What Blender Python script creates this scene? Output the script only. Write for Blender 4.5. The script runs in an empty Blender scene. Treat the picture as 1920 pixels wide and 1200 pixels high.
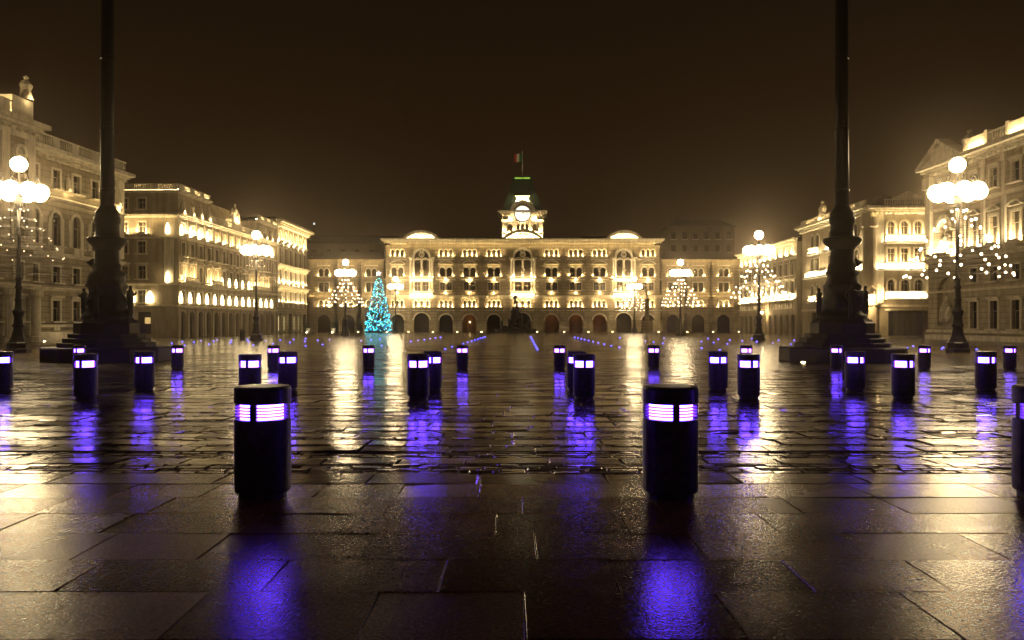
import bpy, math, random
from mathutils import Matrix, Vector, noise as mnoise
R = math.radians
PI = math.pi
rnd = random.Random(7)
S = bpy.context.scene
COL = S.collection

# ------------------------------------------------------------------ camera, sky, exposure
CAMZ = 2.05
FPX = 1500.0            # focal length in pixels of a 1920 px wide frame
cd = bpy.data.cameras.new('camera')
cd.sensor_width = 36.0
cd.lens = FPX / 1920.0 * 36.0
cd.clip_start = 0.1
cd.clip_end = 3000
cam = bpy.data.objects.new('camera', cd)
COL.objects.link(cam)
cam.location = (0, 0, CAMZ)
cam.rotation_euler = (R(90) + math.atan(4.0 / FPX), 0, 0)
S.camera = cam

W = bpy.data.worlds.new('World')
S.world = W
W.use_nodes = True
nt = W.node_tree
for n in list(nt.nodes):
    nt.nodes.remove(n)
wo = nt.nodes.new('ShaderNodeOutputWorld')
wb = nt.nodes.new('ShaderNodeBackground')
tc = nt.nodes.new('ShaderNodeTexCoord')
sx = nt.nodes.new('ShaderNodeSeparateXYZ')
rp = nt.nodes.new('ShaderNodeValToRGB')
nt.links.new(tc.outputs['Generated'], sx.inputs[0])
nt.links.new(sx.outputs['Z'], rp.inputs[0])
cr = rp.color_ramp
cr.elements[0].position = 0.0
cr.elements[0].color = (0.0310, 0.0190, 0.0080, 1)
cr.elements[1].position = 0.40
cr.elements[1].color = (0.0085, 0.0044, 0.0016, 1)
e = cr.elements.new(0.13)
e.color = (0.0215, 0.0118, 0.0044, 1)
e = cr.elements.new(0.24)
e.color = (0.0150, 0.0072, 0.0025, 1)
nt.links.new(rp.outputs[0], wb.inputs[0])
wb.inputs[1].default_value = 1.0
nt.links.new(wb.outputs[0], wo.inputs[0])

S.view_settings.view_transform = 'Standard'
S.view_settings.look = 'None'
S.view_settings.exposure = 0.0
S.view_settings.gamma = 1.0
S.render.engine = 'CYCLES'
S.cycles.use_denoising = True
S.cycles.sample_clamp_indirect = 4.0
S.cycles.max_bounces = 5
S.cycles.diffuse_bounces = 2
S.cycles.glossy_bounces = 3
S.cycles.volume_bounces = 0
S.cycles.use_light_tree = True
S.cycles.caustics_reflective = False
S.cycles.caustics_refractive = False

# ------------------------------------------------------------------ materials
MATS = {}

def base_mat(name):
    m = bpy.data.materials.new(name)
    m.use_nodes = True
    b = m.node_tree.nodes['Principled BSDF']
    return m, m.node_tree, b

def stone(name, c1, c2, scale=1.5, rough=0.75, bump=0.25, courses=None):
    m, t, b = base_mat(name)
    co = t.nodes.new('ShaderNodeTexCoord')
    n1 = t.nodes.new('ShaderNodeTexNoise')
    n1.inputs['Scale'].default_value = scale
    n1.inputs['Detail'].default_value = 6
    n1.inputs['Roughness'].default_value = 0.65
    t.links.new(co.outputs['Object'], n1.inputs['Vector'])
    r = t.nodes.new('ShaderNodeValToRGB')
    r.color_ramp.elements[0].position = 0.32
    r.color_ramp.elements[1].position = 0.68
    r.color_ramp.elements[0].color = (*c1, 1)
    r.color_ramp.elements[1].color = (*c2, 1)
    t.links.new(n1.outputs['Fac'], r.inputs[0])
    # rain streaks and soot running down the stone
    mp = t.nodes.new('ShaderNodeMapping')
    mp.inputs['Scale'].default_value = (1.3, 1.3, 0.16)
    t.links.new(co.outputs['Object'], mp.inputs['Vector'])
    n5 = t.nodes.new('ShaderNodeTexNoise')
    n5.inputs['Scale'].default_value = 1.1
    n5.inputs['Detail'].default_value = 6
    n5.inputs['Roughness'].default_value = 0.7
    t.links.new(mp.outputs[0], n5.inputs['Vector'])
    m5 = t.nodes.new('ShaderNodeMapRange')
    m5.inputs['From Min'].default_value = 0.32
    m5.inputs['From Max'].default_value = 0.6
    m5.inputs['To Min'].default_value = 0.6
    m5.inputs['To Max'].default_value = 1.1
    t.links.new(n5.outputs['Fac'], m5.inputs['Value'])
    v5 = t.nodes.new('ShaderNodeVectorMath')
    v5.operation = 'SCALE'
    t.links.new(r.outputs[0], v5.inputs[0])
    t.links.new(m5.outputs[0], v5.inputs['Scale'])
    t.links.new(v5.outputs[0], b.inputs['Base Color'])
    b.inputs['Roughness'].default_value = rough
    n2 = t.nodes.new('ShaderNodeTexNoise')
    n2.inputs['Scale'].default_value = scale * 14
    n2.inputs['Detail'].default_value = 4
    t.links.new(co.outputs['Object'], n2.inputs['Vector'])
    bp = t.nodes.new('ShaderNodeBump')
    bp.inputs['Strength'].default_value = bump
    bp.inputs['Distance'].default_value = 0.03
    t.links.new(n2.outputs['Fac'], bp.inputs['Height'])
    last = bp
    if courses:
        # horizontal rustication joints
        s = t.nodes.new('ShaderNodeSeparateXYZ')
        t.links.new(co.outputs['Object'], s.inputs[0])
        mm = t.nodes.new('ShaderNodeMath')
        mm.operation = 'MULTIPLY'
        mm.inputs[1].default_value = 1.0 / courses
        t.links.new(s.outputs['Z'], mm.inputs[0])
        fr = t.nodes.new('ShaderNodeMath')
        fr.operation = 'FRACT'
        t.links.new(mm.outputs[0], fr.inputs[0])
        gt = t.nodes.new('ShaderNodeMath')
        gt.operation = 'GREATER_THAN'
        gt.inputs[1].default_value = 0.13
        t.links.new(fr.outputs[0], gt.inputs[0])
        b2 = t.nodes.new('ShaderNodeBump')
        b2.inputs['Strength'].default_value = 1.0
        b2.inputs['Distance'].default_value = 0.08
        t.links.new(gt.outputs[0], b2.inputs['Height'])
        t.links.new(bp.outputs[0], b2.inputs['Normal'])
        last = b2
        # dark mortar in the joints
        jm = t.nodes.new('ShaderNodeMapRange')
        jm.inputs['To Min'].default_value = 0.45
        jm.inputs['To Max'].default_value = 1.0
        t.links.new(gt.outputs[0], jm.inputs['Value'])
        v6 = t.nodes.new('ShaderNodeVectorMath')
        v6.operation = 'SCALE'
        t.links.new(v5.outputs[0], v6.inputs[0])
        t.links.new(jm.outputs[0], v6.inputs['Scale'])
        t.links.new(v6.outputs[0], b.inputs['Base Color'])
    t.links.new(last.outputs[0], b.inputs['Normal'])
    MATS[name] = m
    return m

def plain(name, c, rough=0.5, metal=0.0, var=0.3, scale=4.0, bump=0.0):
    m, t, b = base_mat(name)
    co = t.nodes.new('ShaderNodeTexCoord')
    n1 = t.nodes.new('ShaderNodeTexNoise')
    n1.inputs['Scale'].default_value = scale
    n1.inputs['Detail'].default_value = 5
    t.links.new(co.outputs['Object'], n1.inputs['Vector'])
    r = t.nodes.new('ShaderNodeValToRGB')
    r.color_ramp.elements[0].position = 0.3
    r.color_ramp.elements[1].position = 0.7
    r.color_ramp.elements[0].color = (*[x * (1 - var) for x in c], 1)
    r.color_ramp.elements[1].color = (*[min(1, x * (1 + var)) for x in c], 1)
    t.links.new(n1.outputs['Fac'], r.inputs[0])
    t.links.new(r.outputs[0], b.inputs['Base Color'])
    b.inputs['Roughness'].default_value = rough
    b.inputs['Metallic'].default_value = metal
    if bump:
        bp = t.nodes.new('ShaderNodeBump')
        bp.inputs['Strength'].default_value = bump
        bp.inputs['Distance'].default_value = 0.01
        t.links.new(n1.outputs['Fac'], bp.inputs['Height'])
        t.links.new(bp.outputs[0], b.inputs['Normal'])
    MATS[name] = m
    return m

def emis(name, c, strength, sampling='AUTO'):
    m, t, b = base_mat(name)
    b.inputs['Base Color'].default_value = (0.3, 0.3, 0.3, 1)
    b.inputs['Emission Color'].default_value = (*c, 1)
    b.inputs['Emission Strength'].default_value = strength
    m.cycles.emission_sampling = sampling
    MATS[name] = m
    return m

def wet(name, c1, c2, r0, r1, fine=90.0, fb=0.25, mb=0.3, spec=0.5, fd=0.0015, gum=False, film=0.0):
    """wet granite: dark, glossy, with fine grain and soft undulation"""
    m, t, b = base_mat(name)
    co = t.nodes.new('ShaderNodeTexCoord')
    n1 = t.nodes.new('ShaderNodeTexNoise')
    n1.inputs['Scale'].default_value = 0.9
    n1.inputs['Detail'].default_value = 7
    n1.inputs['Roughness'].default_value = 0.6
    t.links.new(co.outputs['Object'], n1.inputs['Vector'])
    r = t.nodes.new('ShaderNodeValToRGB')
    r.color_ramp.elements[0].position = 0.3
    r.color_ramp.elements[1].position = 0.7
    r.color_ramp.elements[0].color = (*c1, 1)
    r.color_ramp.elements[1].color = (*c2, 1)
    t.links.new(n1.outputs['Fac'], r.inputs[0])
    # a different tone for each stone, from a vertex attribute
    at = t.nodes.new('ShaderNodeAttribute')
    at.attribute_name = 'stone_tone'
    ma = t.nodes.new('ShaderNodeMapRange')
    ma.inputs['To Min'].default_value = 0.62
    ma.inputs['To Max'].default_value = 1.35
    t.links.new(at.outputs['Fac'], ma.inputs['Value'])
    mx = t.nodes.new('ShaderNodeVectorMath')
    mx.operation = 'SCALE'
    t.links.new(r.outputs[0], mx.inputs[0])
    t.links.new(ma.outputs[0], mx.inputs['Scale'])
    tone_out = mx.outputs[0]
    # grain of the stone, and old trodden-in spots
    g1 = t.nodes.new('ShaderNodeTexNoise')
    g1.inputs['Scale'].default_value = fine * 0.9
    g1.inputs['Detail'].default_value = 2
    t.links.new(co.outputs['Object'], g1.inputs['Vector'])
    g2 = t.nodes.new('ShaderNodeMapRange')
    g2.inputs['From Min'].default_value = 0.35
    g2.inputs['From Max'].default_value = 0.65
    g2.inputs['To Min'].default_value = 0.5
    g2.inputs['To Max'].default_value = 1.5
    t.links.new(g1.outputs['Fac'], g2.inputs['Value'])
    g3 = t.nodes.new('ShaderNodeVectorMath')
    g3.operation = 'SCALE'
    t.links.new(tone_out, g3.inputs[0])
    t.links.new(g2.outputs[0], g3.inputs['Scale'])
    tone_out = g3.outputs[0]
    if gum:
        vo = t.nodes.new('ShaderNodeTexVoronoi')
        vo.inputs['Scale'].default_value = 2.6
        t.links.new(co.outputs['Object'], vo.inputs['Vector'])
        lt = t.nodes.new('ShaderNodeMapRange')
        lt.inputs['From Min'].default_value = 0.035
        lt.inputs['From Max'].default_value = 0.06
        lt.inputs['To Min'].default_value = 0.15
        lt.inputs['To Max'].default_value = 1.0
        t.links.new(vo.outputs['Distance'], lt.inputs['Value'])
        g4 = t.nodes.new('ShaderNodeVectorMath')
        g4.operation = 'SCALE'
        t.links.new(tone_out, g4.inputs[0])
        t.links.new(lt.outputs[0], g4.inputs['Scale'])
        tone_out = g4.outputs[0]
    t.links.new(tone_out, b.inputs['Base Color'])
    rr = t.nodes.new('ShaderNodeMapRange')
    rr.inputs['From Min'].default_value = 0.3
    rr.inputs['From Max'].default_value = 0.7
    rr.inputs['To Min'].default_value = r0
    rr.inputs['To Max'].default_value = r1
    n3 = t.nodes.new('ShaderNodeTexNoise')
    n3.inputs['Scale'].default_value = 0.55
    n3.inputs['Detail'].default_value = 5
    t.links.new(co.outputs['Object'], n3.inputs['Vector'])
    ad = t.nodes.new('ShaderNodeMath')
    ad.operation = 'MULTIPLY_ADD'
    ad.inputs[1].default_value = 0.3
    t.links.new(at.outputs['Fac'], ad.inputs[0])
    sb = t.nodes.new('ShaderNodeMath')
    sb.operation = 'SUBTRACT'
    sb.inputs[1].default_value = 0.15
    t.links.new(n3.outputs['Fac'], sb.inputs[0])
    t.links.new(sb.outputs[0], ad.inputs[2])
    t.links.new(ad.outputs[0], rr.inputs['Value'])
    if film:
        # a film of rain over rough stone
        b.inputs['Roughness'].default_value = 0.46
        b.inputs['Coat Weight'].default_value = film
        b.inputs['Coat IOR'].default_value = 1.38
        t.links.new(rr.outputs[0], b.inputs['Coat Roughness'])
    else:
        t.links.new(rr.outputs[0], b.inputs['Roughness'])
    b.inputs['Specular IOR Level'].default_value = spec
    n2 = t.nodes.new('ShaderNodeTexNoise')
    n2.inputs['Scale'].default_value = fine
    n2.inputs['Detail'].default_value = 3
    t.links.new(co.outputs['Object'], n2.inputs['Vector'])
    bp = t.nodes.new('ShaderNodeBump')
    bp.inputs['Strength'].default_value = fb
    bp.inputs['Distance'].default_value = fd
    t.links.new(n2.outputs['Fac'], bp.inputs['Height'])
    n4 = t.nodes.new('ShaderNodeTexNoise')
    n4.inputs['Scale'].default_value = 5.0
    n4.inputs['Detail'].default_value = 3
    t.links.new(co.outputs['Object'], n4.inputs['Vector'])
    b2 = t.nodes.new('ShaderNodeBump')
    b2.inputs['Strength'].default_value = mb
    b2.inputs['Distance'].default_value = 0.02
    t.links.new(n4.outputs['Fac'], b2.inputs['Height'])
    t.links.new(bp.outputs[0], b2.inputs['Normal'])
    t.links.new(b2.outputs[0], b.inputs['Normal'])
    if film:
        t.links.new(b2.outputs[0], b.inputs['Coat Normal'])
    MATS[name] = m
    return m

WARM = (1.0, 0.705, 0.33)
M_hall = stone('hall_stone', (0.25, 0.20, 0.125), (0.39, 0.32, 0.21), 0.8, courses=0.6)
M_trim = stone('trim_stone', (0.58, 0.52, 0.39), (0.72, 0.66, 0.52), 2.0)
M_plast = stone('plaster_wall', (0.29, 0.24, 0.16), (0.40, 0.34, 0.235), 0.6)
M_rust = stone('rusticated_stone', (0.22, 0.18, 0.115), (0.34, 0.285, 0.185), 0.9, courses=0.55)
M_rust2 = stone('grand_palace_stone', (0.31, 0.255, 0.165), (0.45, 0.38, 0.255), 0.9, courses=0.55)
M_dim = stone('far_plaster', (0.16, 0.125, 0.08), (0.22, 0.18, 0.12), 0.4)
M_roof = plain('roof_slate', (0.035, 0.03, 0.022), 0.8, var=0.4, scale=1.5)
M_copper = plain('copper_green_roof', (0.03, 0.05, 0.03), 0.6, var=0.4, scale=2)
M_glass = plain('dark_glass', (0.022, 0.018, 0.012), 0.12, var=0.3, scale=1.0)
M_sash = plain('window_sash', (0.35, 0.31, 0.24), 0.6)
M_dark = plain('dark_interior', (0.022, 0.016, 0.009), 0.8, scale=1.5, var=0.5)  # near-black colour stands in for the shade inside recesses and shops
M_wood = plain('brown_door', (0.16, 0.075, 0.022), 0.5, scale=3)
M_lampbox = plain('floodlight_housing', (0.4, 0.35, 0.26), 0.6)
M_iron = plain('black_iron', (0.018, 0.016, 0.014), 0.45, metal=0.3, scale=12, bump=0.2)
M_bronze = plain('dark_bronze', (0.007, 0.005, 0.004), 0.40, metal=0.0, scale=7, bump=0.4)
M_bronze.node_tree.nodes['Principled BSDF'].inputs['Specular IOR Level'].default_value = 0.4
M_boll = plain('bollard_metal', (0.052, 0.032, 0.036), 0.36, metal=0.2, scale=18, var=0.45, bump=0.12)
M_porph = stone('dark_red_stone', (0.016, 0.008, 0.006), (0.034, 0.018, 0.013), 3.0, rough=0.5)
M_statue = stone('statue_stone', (0.45, 0.4, 0.3), (0.6, 0.54, 0.42), 6)
M_rock = stone('fountain_rock', (0.035, 0.028, 0.02), (0.085, 0.07, 0.05), 2.0)
M_fol = plain('needle_green', (0.012, 0.045, 0.03), 0.7, var=0.5, scale=3)
M_leaf = plain('bush_leaf', (0.03, 0.06, 0.015), 0.6, var=0.5, scale=6)
M_bark = plain('bark', (0.06, 0.04, 0.025), 0.9)
M_white = plain('white_pot', (0.7, 0.68, 0.62), 0.5, var=0.06)
M_bulbglass = plain('spent_bulb', (0.2, 0.17, 0.12), 0.3)
M_red = plain('flag_red', (0.5, 0.03, 0.03), 0.8, var=0.1)
M_flagw = plain('flag_white', (0.75, 0.72, 0.66), 0.8, var=0.05)
M_flagg = plain('flag_green', (0.02, 0.22, 0.06), 0.8, var=0.1)
M_mortar = wet('wet_mortar', (0.012, 0.009, 0.006), (0.03, 0.022, 0.014), 0.25, 0.5, 60, 0.3, 0.4)
M_slab = wet('wet_granite_slab', (0.15, 0.068, 0.026), (0.25, 0.122, 0.05), 0.14, 0.28, 62, 1.0, 0.07, 0.5, 0.0017, True, 0.0)
M_sett = wet('wet_stone_setts', (0.075, 0.046, 0.022), (0.13, 0.084, 0.042), 0.10, 0.24, 60, 0.5, 0.15)
M_plaza = wet('wet_square_paving', (0.10, 0.072, 0.042), (0.16, 0.118, 0.072), 0.15, 0.27, 25, 0.15, 0.10, 0.5, 0.002)

E_globe = emis('lamp_globe_light', (1.0, 0.745, 0.40), 60.0)
E_flood = emis('facade_floodlight', WARM, 230.0)
E_floods = emis('strong_floodlight', (1.0, 0.76, 0.41), 380.0)
E_oval = emis('oval_wall_glow', (1.0, 0.76, 0.38), 8.0)  # glow standing in for floodlit ovals and pilasters on the wall
E_line = emis('cornice_light_line', (1.0, 0.72, 0.31), 42.0)
E_ground = emis('ground_spotlight_glass', (1.0, 0.80, 0.40), 45.0)
E_blue = emis('bollard_blue_light', (0.135, 0.050, 1.0), 44.0)
E_louvre = emis('violet_louvre_glow', (0.13, 0.004, 1.0), 0.9, 'NONE')  # slats glow by themselves, painting in the violet fringe of the light band
E_dot = emis('blue_ground_led', (0.10, 0.09, 1.0), 4.5, 'NONE')
E_dotp = emis('pale_blue_ground_led', (0.35, 0.25, 1.0), 2.2, 'NONE')
E_bulb = emis('garland_bulb', (1.0, 0.72, 0.46), 9.0, 'NONE')
E_bulbd = emis('dim_garland_bulb', (1.0, 0.74, 0.45), 3.0, 'NONE')
E_tree = emis('cyan_tree_bulb', (0.02, 0.60, 0.72), 5.0)
E_tree2 = emis('green_tree_bulb', (0.45, 1.0, 0.60), 6.0)
E_tree3 = emis('blue_tree_bulb', (0.01, 0.22, 0.80), 4.0)
E_star = emis('tree_star_light', (0.9, 0.95, 1.0), 4.0)
E_clock = emis('backlit_clock_dial', (1.0, 0.95, 0.80), 1.7)
E_green = emis('green_tube_light', (0.30, 0.62, 0.05), 1.6)
E_red = emis('red_tube_light', (1.0, 0.06, 0.02), 1.5, 'NONE')
E_farw = emis('far_white_lamp', (0.8, 0.85, 1.0), 3.0, 'NONE')
E_shop = emis('shop_window_light', (1.0, 0.80, 0.36), 1.6)
E_shopc = emis('shop_screen_light', (0.30, 0.75, 0.75), 1.2)
E_orange = emis('arcade_bulb', (1.0, 0.46, 0.10), 11.0)
E_flood2 = emis('porch_globe', (1.0, 0.7, 0.3), 9.0)
E_room = emis('lit_room_window', (1.0, 0.66, 0.22), 0.7)

# ------------------------------------------------------------------ mesh building helpers
class MB:
    def __init__(s, M=None):
        s.v = []
        s.f = []
        s.M = M

    def add(s, vs, fs):
        o = len(s.v)
        if s.M is not None:
            s.v.extend([tuple(s.M @ Vector(p)) for p in vs])
        else:
            s.v.extend([tuple(p) for p in vs])
        s.f.extend([tuple(i + o for i in f) for f in fs])

    def quad(s, a, b, c, d):
        s.add([a, b, c, d], [(0, 1, 2, 3)])

    def box(s, x0, x1, y0, y1, z0, z1):
        s.add([(x0, y0, z0), (x1, y0, z0), (x1, y1, z0), (x0, y1, z0), (x0, y0, z1), (x1, y0, z1), (x1, y1, z1), (x0, y1, z1)],
              [(0, 3, 2, 1), (4, 5, 6, 7), (0, 1, 5, 4), (1, 2, 6, 5), (2, 3, 7, 6), (3, 0, 4, 7)])

    def frustum(s, x, y, z0, z1, a0, b0, a1, b1):
        s.add([(x - a0, y - b0, z0), (x + a0, y - b0, z0), (x + a0, y + b0, z0), (x - a0, y + b0, z0),
               (x - a1, y - b1, z1), (x + a1, y - b1, z1), (x + a1, y + b1, z1), (x - a1, y + b1, z1)],
              [(0, 3, 2, 1), (4, 5, 6, 7), (0, 1, 5, 4), (1, 2, 6, 5), (2, 3, 7, 6), (3, 0, 4, 7)])

    def prism(s, poly, y0, y1):
        """polygon in x,z (counter-clockwise seen from -y) extruded y0..y1 (y0 nearer the viewer)"""
        n = len(poly)
        vs = [(p[0], y0, p[1]) for p in poly] + [(p[0], y1, p[1]) for p in poly]
        fs = [tuple(range(n)), tuple(range(2 * n - 1, n - 1, -1))]
        for i in range(n):
            j = (i + 1) % n
            fs.append((i, i + n, j + n, j))
        s.add(vs, fs)

    def arc(s, cx, cz, r0, r1, a0, a1, y0, y1, n=10):
        """arched band between radii r0<r1 from angle a0 to a1"""
        for k in range(n):
            t0 = a0 + (a1 - a0) * k / n
            t1 = a0 + (a1 - a0) * (k + 1) / n
            p = [(cx + r0 * math.cos(t0), cz + r0 * math.sin(t0)), (cx + r1 * math.cos(t0), cz + r1 * math.sin(t0)),
                 (cx + r1 * math.cos(t1), cz + r1 * math.sin(t1)), (cx + r0 * math.cos(t1), cz + r0 * math.sin(t1))]
            s.prism(p, y0, y1)

    def lathe(s, prof, n=16, cx=0, cy=0, cz=0, ph=0.0, caps=True):
        vs = []
        for r, z in prof:
            for k in range(n):
                a = ph + 2 * PI * k / n
                vs.append((cx + r * math.cos(a), cy + r * math.sin(a), cz + z))
        fs = []
        for i in range(len(prof) - 1):
            for k in range(n):
                j = (k + 1) % n
                fs.append((i * n + k, i * n + j, (i + 1) * n + j, (i + 1) * n + k))
        if caps:
            fs.append(tuple(range(n - 1, -1, -1)))
            m = (len(prof) - 1) * n
            fs.append(tuple(range(m, m + n)))
        s.add(vs, fs)

    def sphere(s, c, r, n=10, m=6, sz=1.0):
        vs = [(c[0], c[1], c[2] + r * sz)]
        for i in range(1, m):
            a = PI * i / m
            for k in range(n):
                b = 2 * PI * k / n
                vs.append((c[0] + r * math.sin(a) * math.cos(b), c[1] + r * math.sin(a) * math.sin(b), c[2] + r * sz * math.cos(a)))
        vs.append((c[0], c[1], c[2] - r * sz))
        fs = []
        for k in range(n):
            j = (k + 1) % n
            fs.append((0, 1 + k, 1 + j))
            L = len(vs) - 1
            o = 1 + (m - 2) * n
            fs.append((L, o + j, o + k))
            for i in range(m - 2):
                fs.append((1 + i * n + k, 1 + (i + 1) * n + k, 1 + (i + 1) * n + j, 1 + i * n + j))
        s.add(vs, fs)

    def octa(s, c, r):
        x, y, z = c
        s.add([(x + r, y, z), (x - r, y, z), (x, y + r, z), (x, y - r, z), (x, y, z + r), (x, y, z - r)],
              [(0, 2, 4), (2, 1, 4), (1, 3, 4), (3, 0, 4), (2, 0, 5), (1, 2, 5), (3, 1, 5), (0, 3, 5)])

    def tube(s, pts, r, n=6, closed=False):
        P = [Vector(p) for p in pts]
        m = len(P)
        rings = []
        for i in range(m):
            if closed:
                d = (P[(i + 1) % m] - P[i - 1])
            else:
                d = P[min(i + 1, m - 1)] - P[max(i - 1, 0)]
            d.normalize()
            up = Vector((0, 0, 1)) if abs(d.z) < 0.9 else Vector((1, 0, 0))
            a = d.cross(up).normalized()
            b = d.cross(a).normalized()
            rr = r[i] if isinstance(r, (list, tuple)) else r
            rings.append([P[i] + (a * math.cos(2 * PI * k / n) + b * math.sin(2 * PI * k / n)) * rr for k in range(n)])
        vs = [p for ring in rings for p in ring]
        fs = []
        for i in range(m if closed else m - 1):
            i2 = (i + 1) % m
            for k in range(n):
                j = (k + 1) % n
                fs.append((i * n + k, i2 * n + k, i2 * n + j, i * n + j))
        if not closed:
            fs.append(tuple(range(n)))
            fs.append(tuple(range(m * n - 1, (m - 1) * n - 1, -1)))
        s.add(vs, fs)

    def mesh(s, name, mat, smooth=False):
        me = bpy.data.meshes.new(name)
        me.from_pydata(s.v, [], s.f)
        me.update()
        if mat:
            me.materials.append(mat)
        if smooth:
            me.polygons.foreach_set('use_smooth', [True] * len(me.polygons))
        return me

    def build(s, name, mat, parent=None, smooth=False, loc=None):
        o = bpy.data.objects.new(name, s.mesh(name, mat, smooth))
        COL.objects.link(o)
        if parent:
            o.parent = parent
        if loc:
            o.location = loc
        return o

def empty(name, loc, rz=0.0):
    o = bpy.data.objects.new(name, None)
    o.empty_display_size = 0.3
    o.location = loc
    o.rotation_euler = (0, 0, rz)
    COL.objects.link(o)
    return o

def tag(o, label, cat, group=None):
    o['label'] = label
    o['category'] = cat
    if group:
        o['group'] = group
    return o

def struct(o):
    o['kind'] = 'structure'
    return o

def inst(name, me, parent, loc=(0, 0, 0), rz=0.0):
    o = bpy.data.objects.new(name, me)
    COL.objects.link(o)
    o.parent = parent
    o.location = loc
    o.rotation_euler = (0, 0, rz)
    return o

def kids(o):
    return list(o.children)

def copy_tree(o, parent=None):
    c = o.copy()
    COL.objects.link(c)
    c.parent = parent
    for ch in kids(o):
        copy_tree(ch, c)
    return c

# ------------------------------------------------------------------ terrain: the ground falls gently from the quay road to the square
GP = [(-60, 1.33), (0, 1.33), (6.1, 1.33), (9, 1.37), (15.3, 1.455), (17.45, 1.48), (28.3, 1.66), (36, 1.73), (45.6, 1.74), (81, 1.85), (118, 1.91), (166, 2.05), (3000, 2.05)]

def depth_below(y):
    for (a, ga), (b, gb) in zip(GP, GP[1:]):
        if y <= b:
            return ga + (gb - ga) * (y - a) / (b - a)
    return GP[-1][1]

def gz(y):
    return CAMZ - depth_below(y)

def ground_at(px, py):
    """point of the ground seen at a photo pixel"""
    k = (py - 604.0)
    lo, hi = 2.0, 165.0
    for _ in range(50):
        m = (lo + hi) / 2
        if depth_below(m) * FPX / m > k:
            lo = m
        else:
            hi = m
    return ((px - 960.0) * lo / FPX, lo)

# ------------------------------------------------------------------ ground sheets
def sheet(name, y_list, xr, dz, mat):
    m = MB()
    prev = None
    for y in y_list:
        row = (-xr, xr)
        cur = [(x, y, gz(y) + dz) for x in row]
        if prev:
            m.quad(prev[0], prev[1], cur[1], cur[0])
        prev = cur
    o = m.build(name, mat)
    return struct(o)

sheet('ground', [-60, 0, 6.1, 9, 15.3, 17.45, 28.3, 36, 45.6, 81, 118, 166, 400, 700], 420, -0.022, M_mortar)

class Blocks:
    """rows of separate stones, each slightly tilted, in one sheet"""
    def __init__(s):
        s.v = []
        s.f = []
        s.t = []

    def row(s, y0, y1, x0, x1, l0, l1, gap, bev, tilt, dz, sink=0.0):
        x = x0 + rnd.uniform(-l1, 0)
        ym = (y0 + y1) / 2
        while x < x1:
            L = rnd.uniform(l0, l1)
            a0, a1 = x + gap / 2, x + L - gap / 2
            b0, b1 = y0 + gap / 2 + rnd.uniform(0, gap * .4), y1 - gap / 2 - rnd.uniform(0, gap * .4)
            tx, ty = rnd.gauss(0, tilt), rnd.gauss(0, tilt)
            h = rnd.gauss(0, dz) - sink
            xm = (a0 + a1) / 2
            o = len(s.v)
            tone = rnd.random()
            sk = rnd.gauss(0, gap * 0.35)
            for (px, py, top) in ((a0, b0, 0), (a1, b0, 0), (a1, b1, 0), (a0, b1, 0), (a0 + bev, b0 + bev, 1), (a1 - bev, b0 + bev, 1), (a1 - bev, b1 - bev, 1), (a0 + bev, b1 - bev, 1)):
                z = gz(py) + h + (px - xm) * tx + (py - ym) * ty
                if not top:
                    z -= bev * 0.8
                s.v.append((px + (sk if py > ym else -sk), py, z))
                s.t.append(tone)
            for px, py in ((a0, b0), (a1, b0), (a1, b1), (a0, b1)):
                s.v.append((px + (sk if py > ym else -sk), py, gz(py) - 0.03))
                s.t.append(tone)
            s.f += [(o + 4, o + 5, o + 6, o + 7), (o, o + 1, o + 5, o + 4), (o + 1, o + 2, o + 6, o + 5), (o + 2, o + 3, o + 7, o + 6), (o + 3, o, o + 4, o + 7),
                    (o + 8, o + 9, o + 1, o), (o + 9, o + 10, o + 2, o + 1), (o + 10, o + 11, o + 3, o + 2), (o + 11, o + 8, o, o + 3)]
            x += L

    def build(s, name, mat):
        me = bpy.data.meshes.new(name)
        me.from_pydata(s.v, [], s.f)
        me.update()
        me.materials.append(mat)
        at = me.attributes.new('stone_tone', 'FLOAT', 'POINT')
        at.data.foreach_set('value', s.t)
        o = bpy.data.objects.new(name, me)
        COL.objects.link(o)
        return struct(o)

def xr(y):
    return 0.68 * y + 5.0

# pavement in the foreground
B = Blocks()
y = 0.6
while y < 6.55:
    d = rnd.uniform(0.50, 0.60)
    if y + d > 6.2:
        d = 6.62 - y
    B.row(y, y + d, -xr(y), xr(y), 0.62, 1.05, 0.006, 0.0032, 0.0042, 0.0015)
    y += d
B.build('pavement', M_slab)
# the quay road: bands of slabs between bands of setts
B = Blocks()
y = 6.62
def setts(n, d=0.125, sink=0.0, tilt=0.022):
    global y
    for _ in range(n):
        B.row(y, y + d, -xr(y), xr(y), 0.17, 0.30, 0.012, 0.011, tilt, 0.003, sink)
        y += d
def slabs(d, l0=0.7, l1=1.1, tilt=0.009):
    global y
    B.row(y, y + d, -xr(y), xr(y), l0, l1, 0.011, 0.010, tilt, 0.0025)
    y += d
slabs(0.50, 0.9, 1.4, 0.004)
setts(4)
slabs(0.36, 0.6, 0.9)
setts(4, 0.12, 0.010, 0.018)
slabs(0.34)
while y < 14.6:
    setts(1 if rnd.random() < .6 else 2, 0.13)
    slabs(rnd.uniform(0.34, 0.5))
while y < 27.2:
    for _ in range(rnd.choice((2, 3))):
        slabs(rnd.uniform(0.36, 0.5), 0.6, 1.2, 0.010)
    setts(1, 0.14, 0.008)
YR = y
B.build('road', M_sett)
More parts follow.
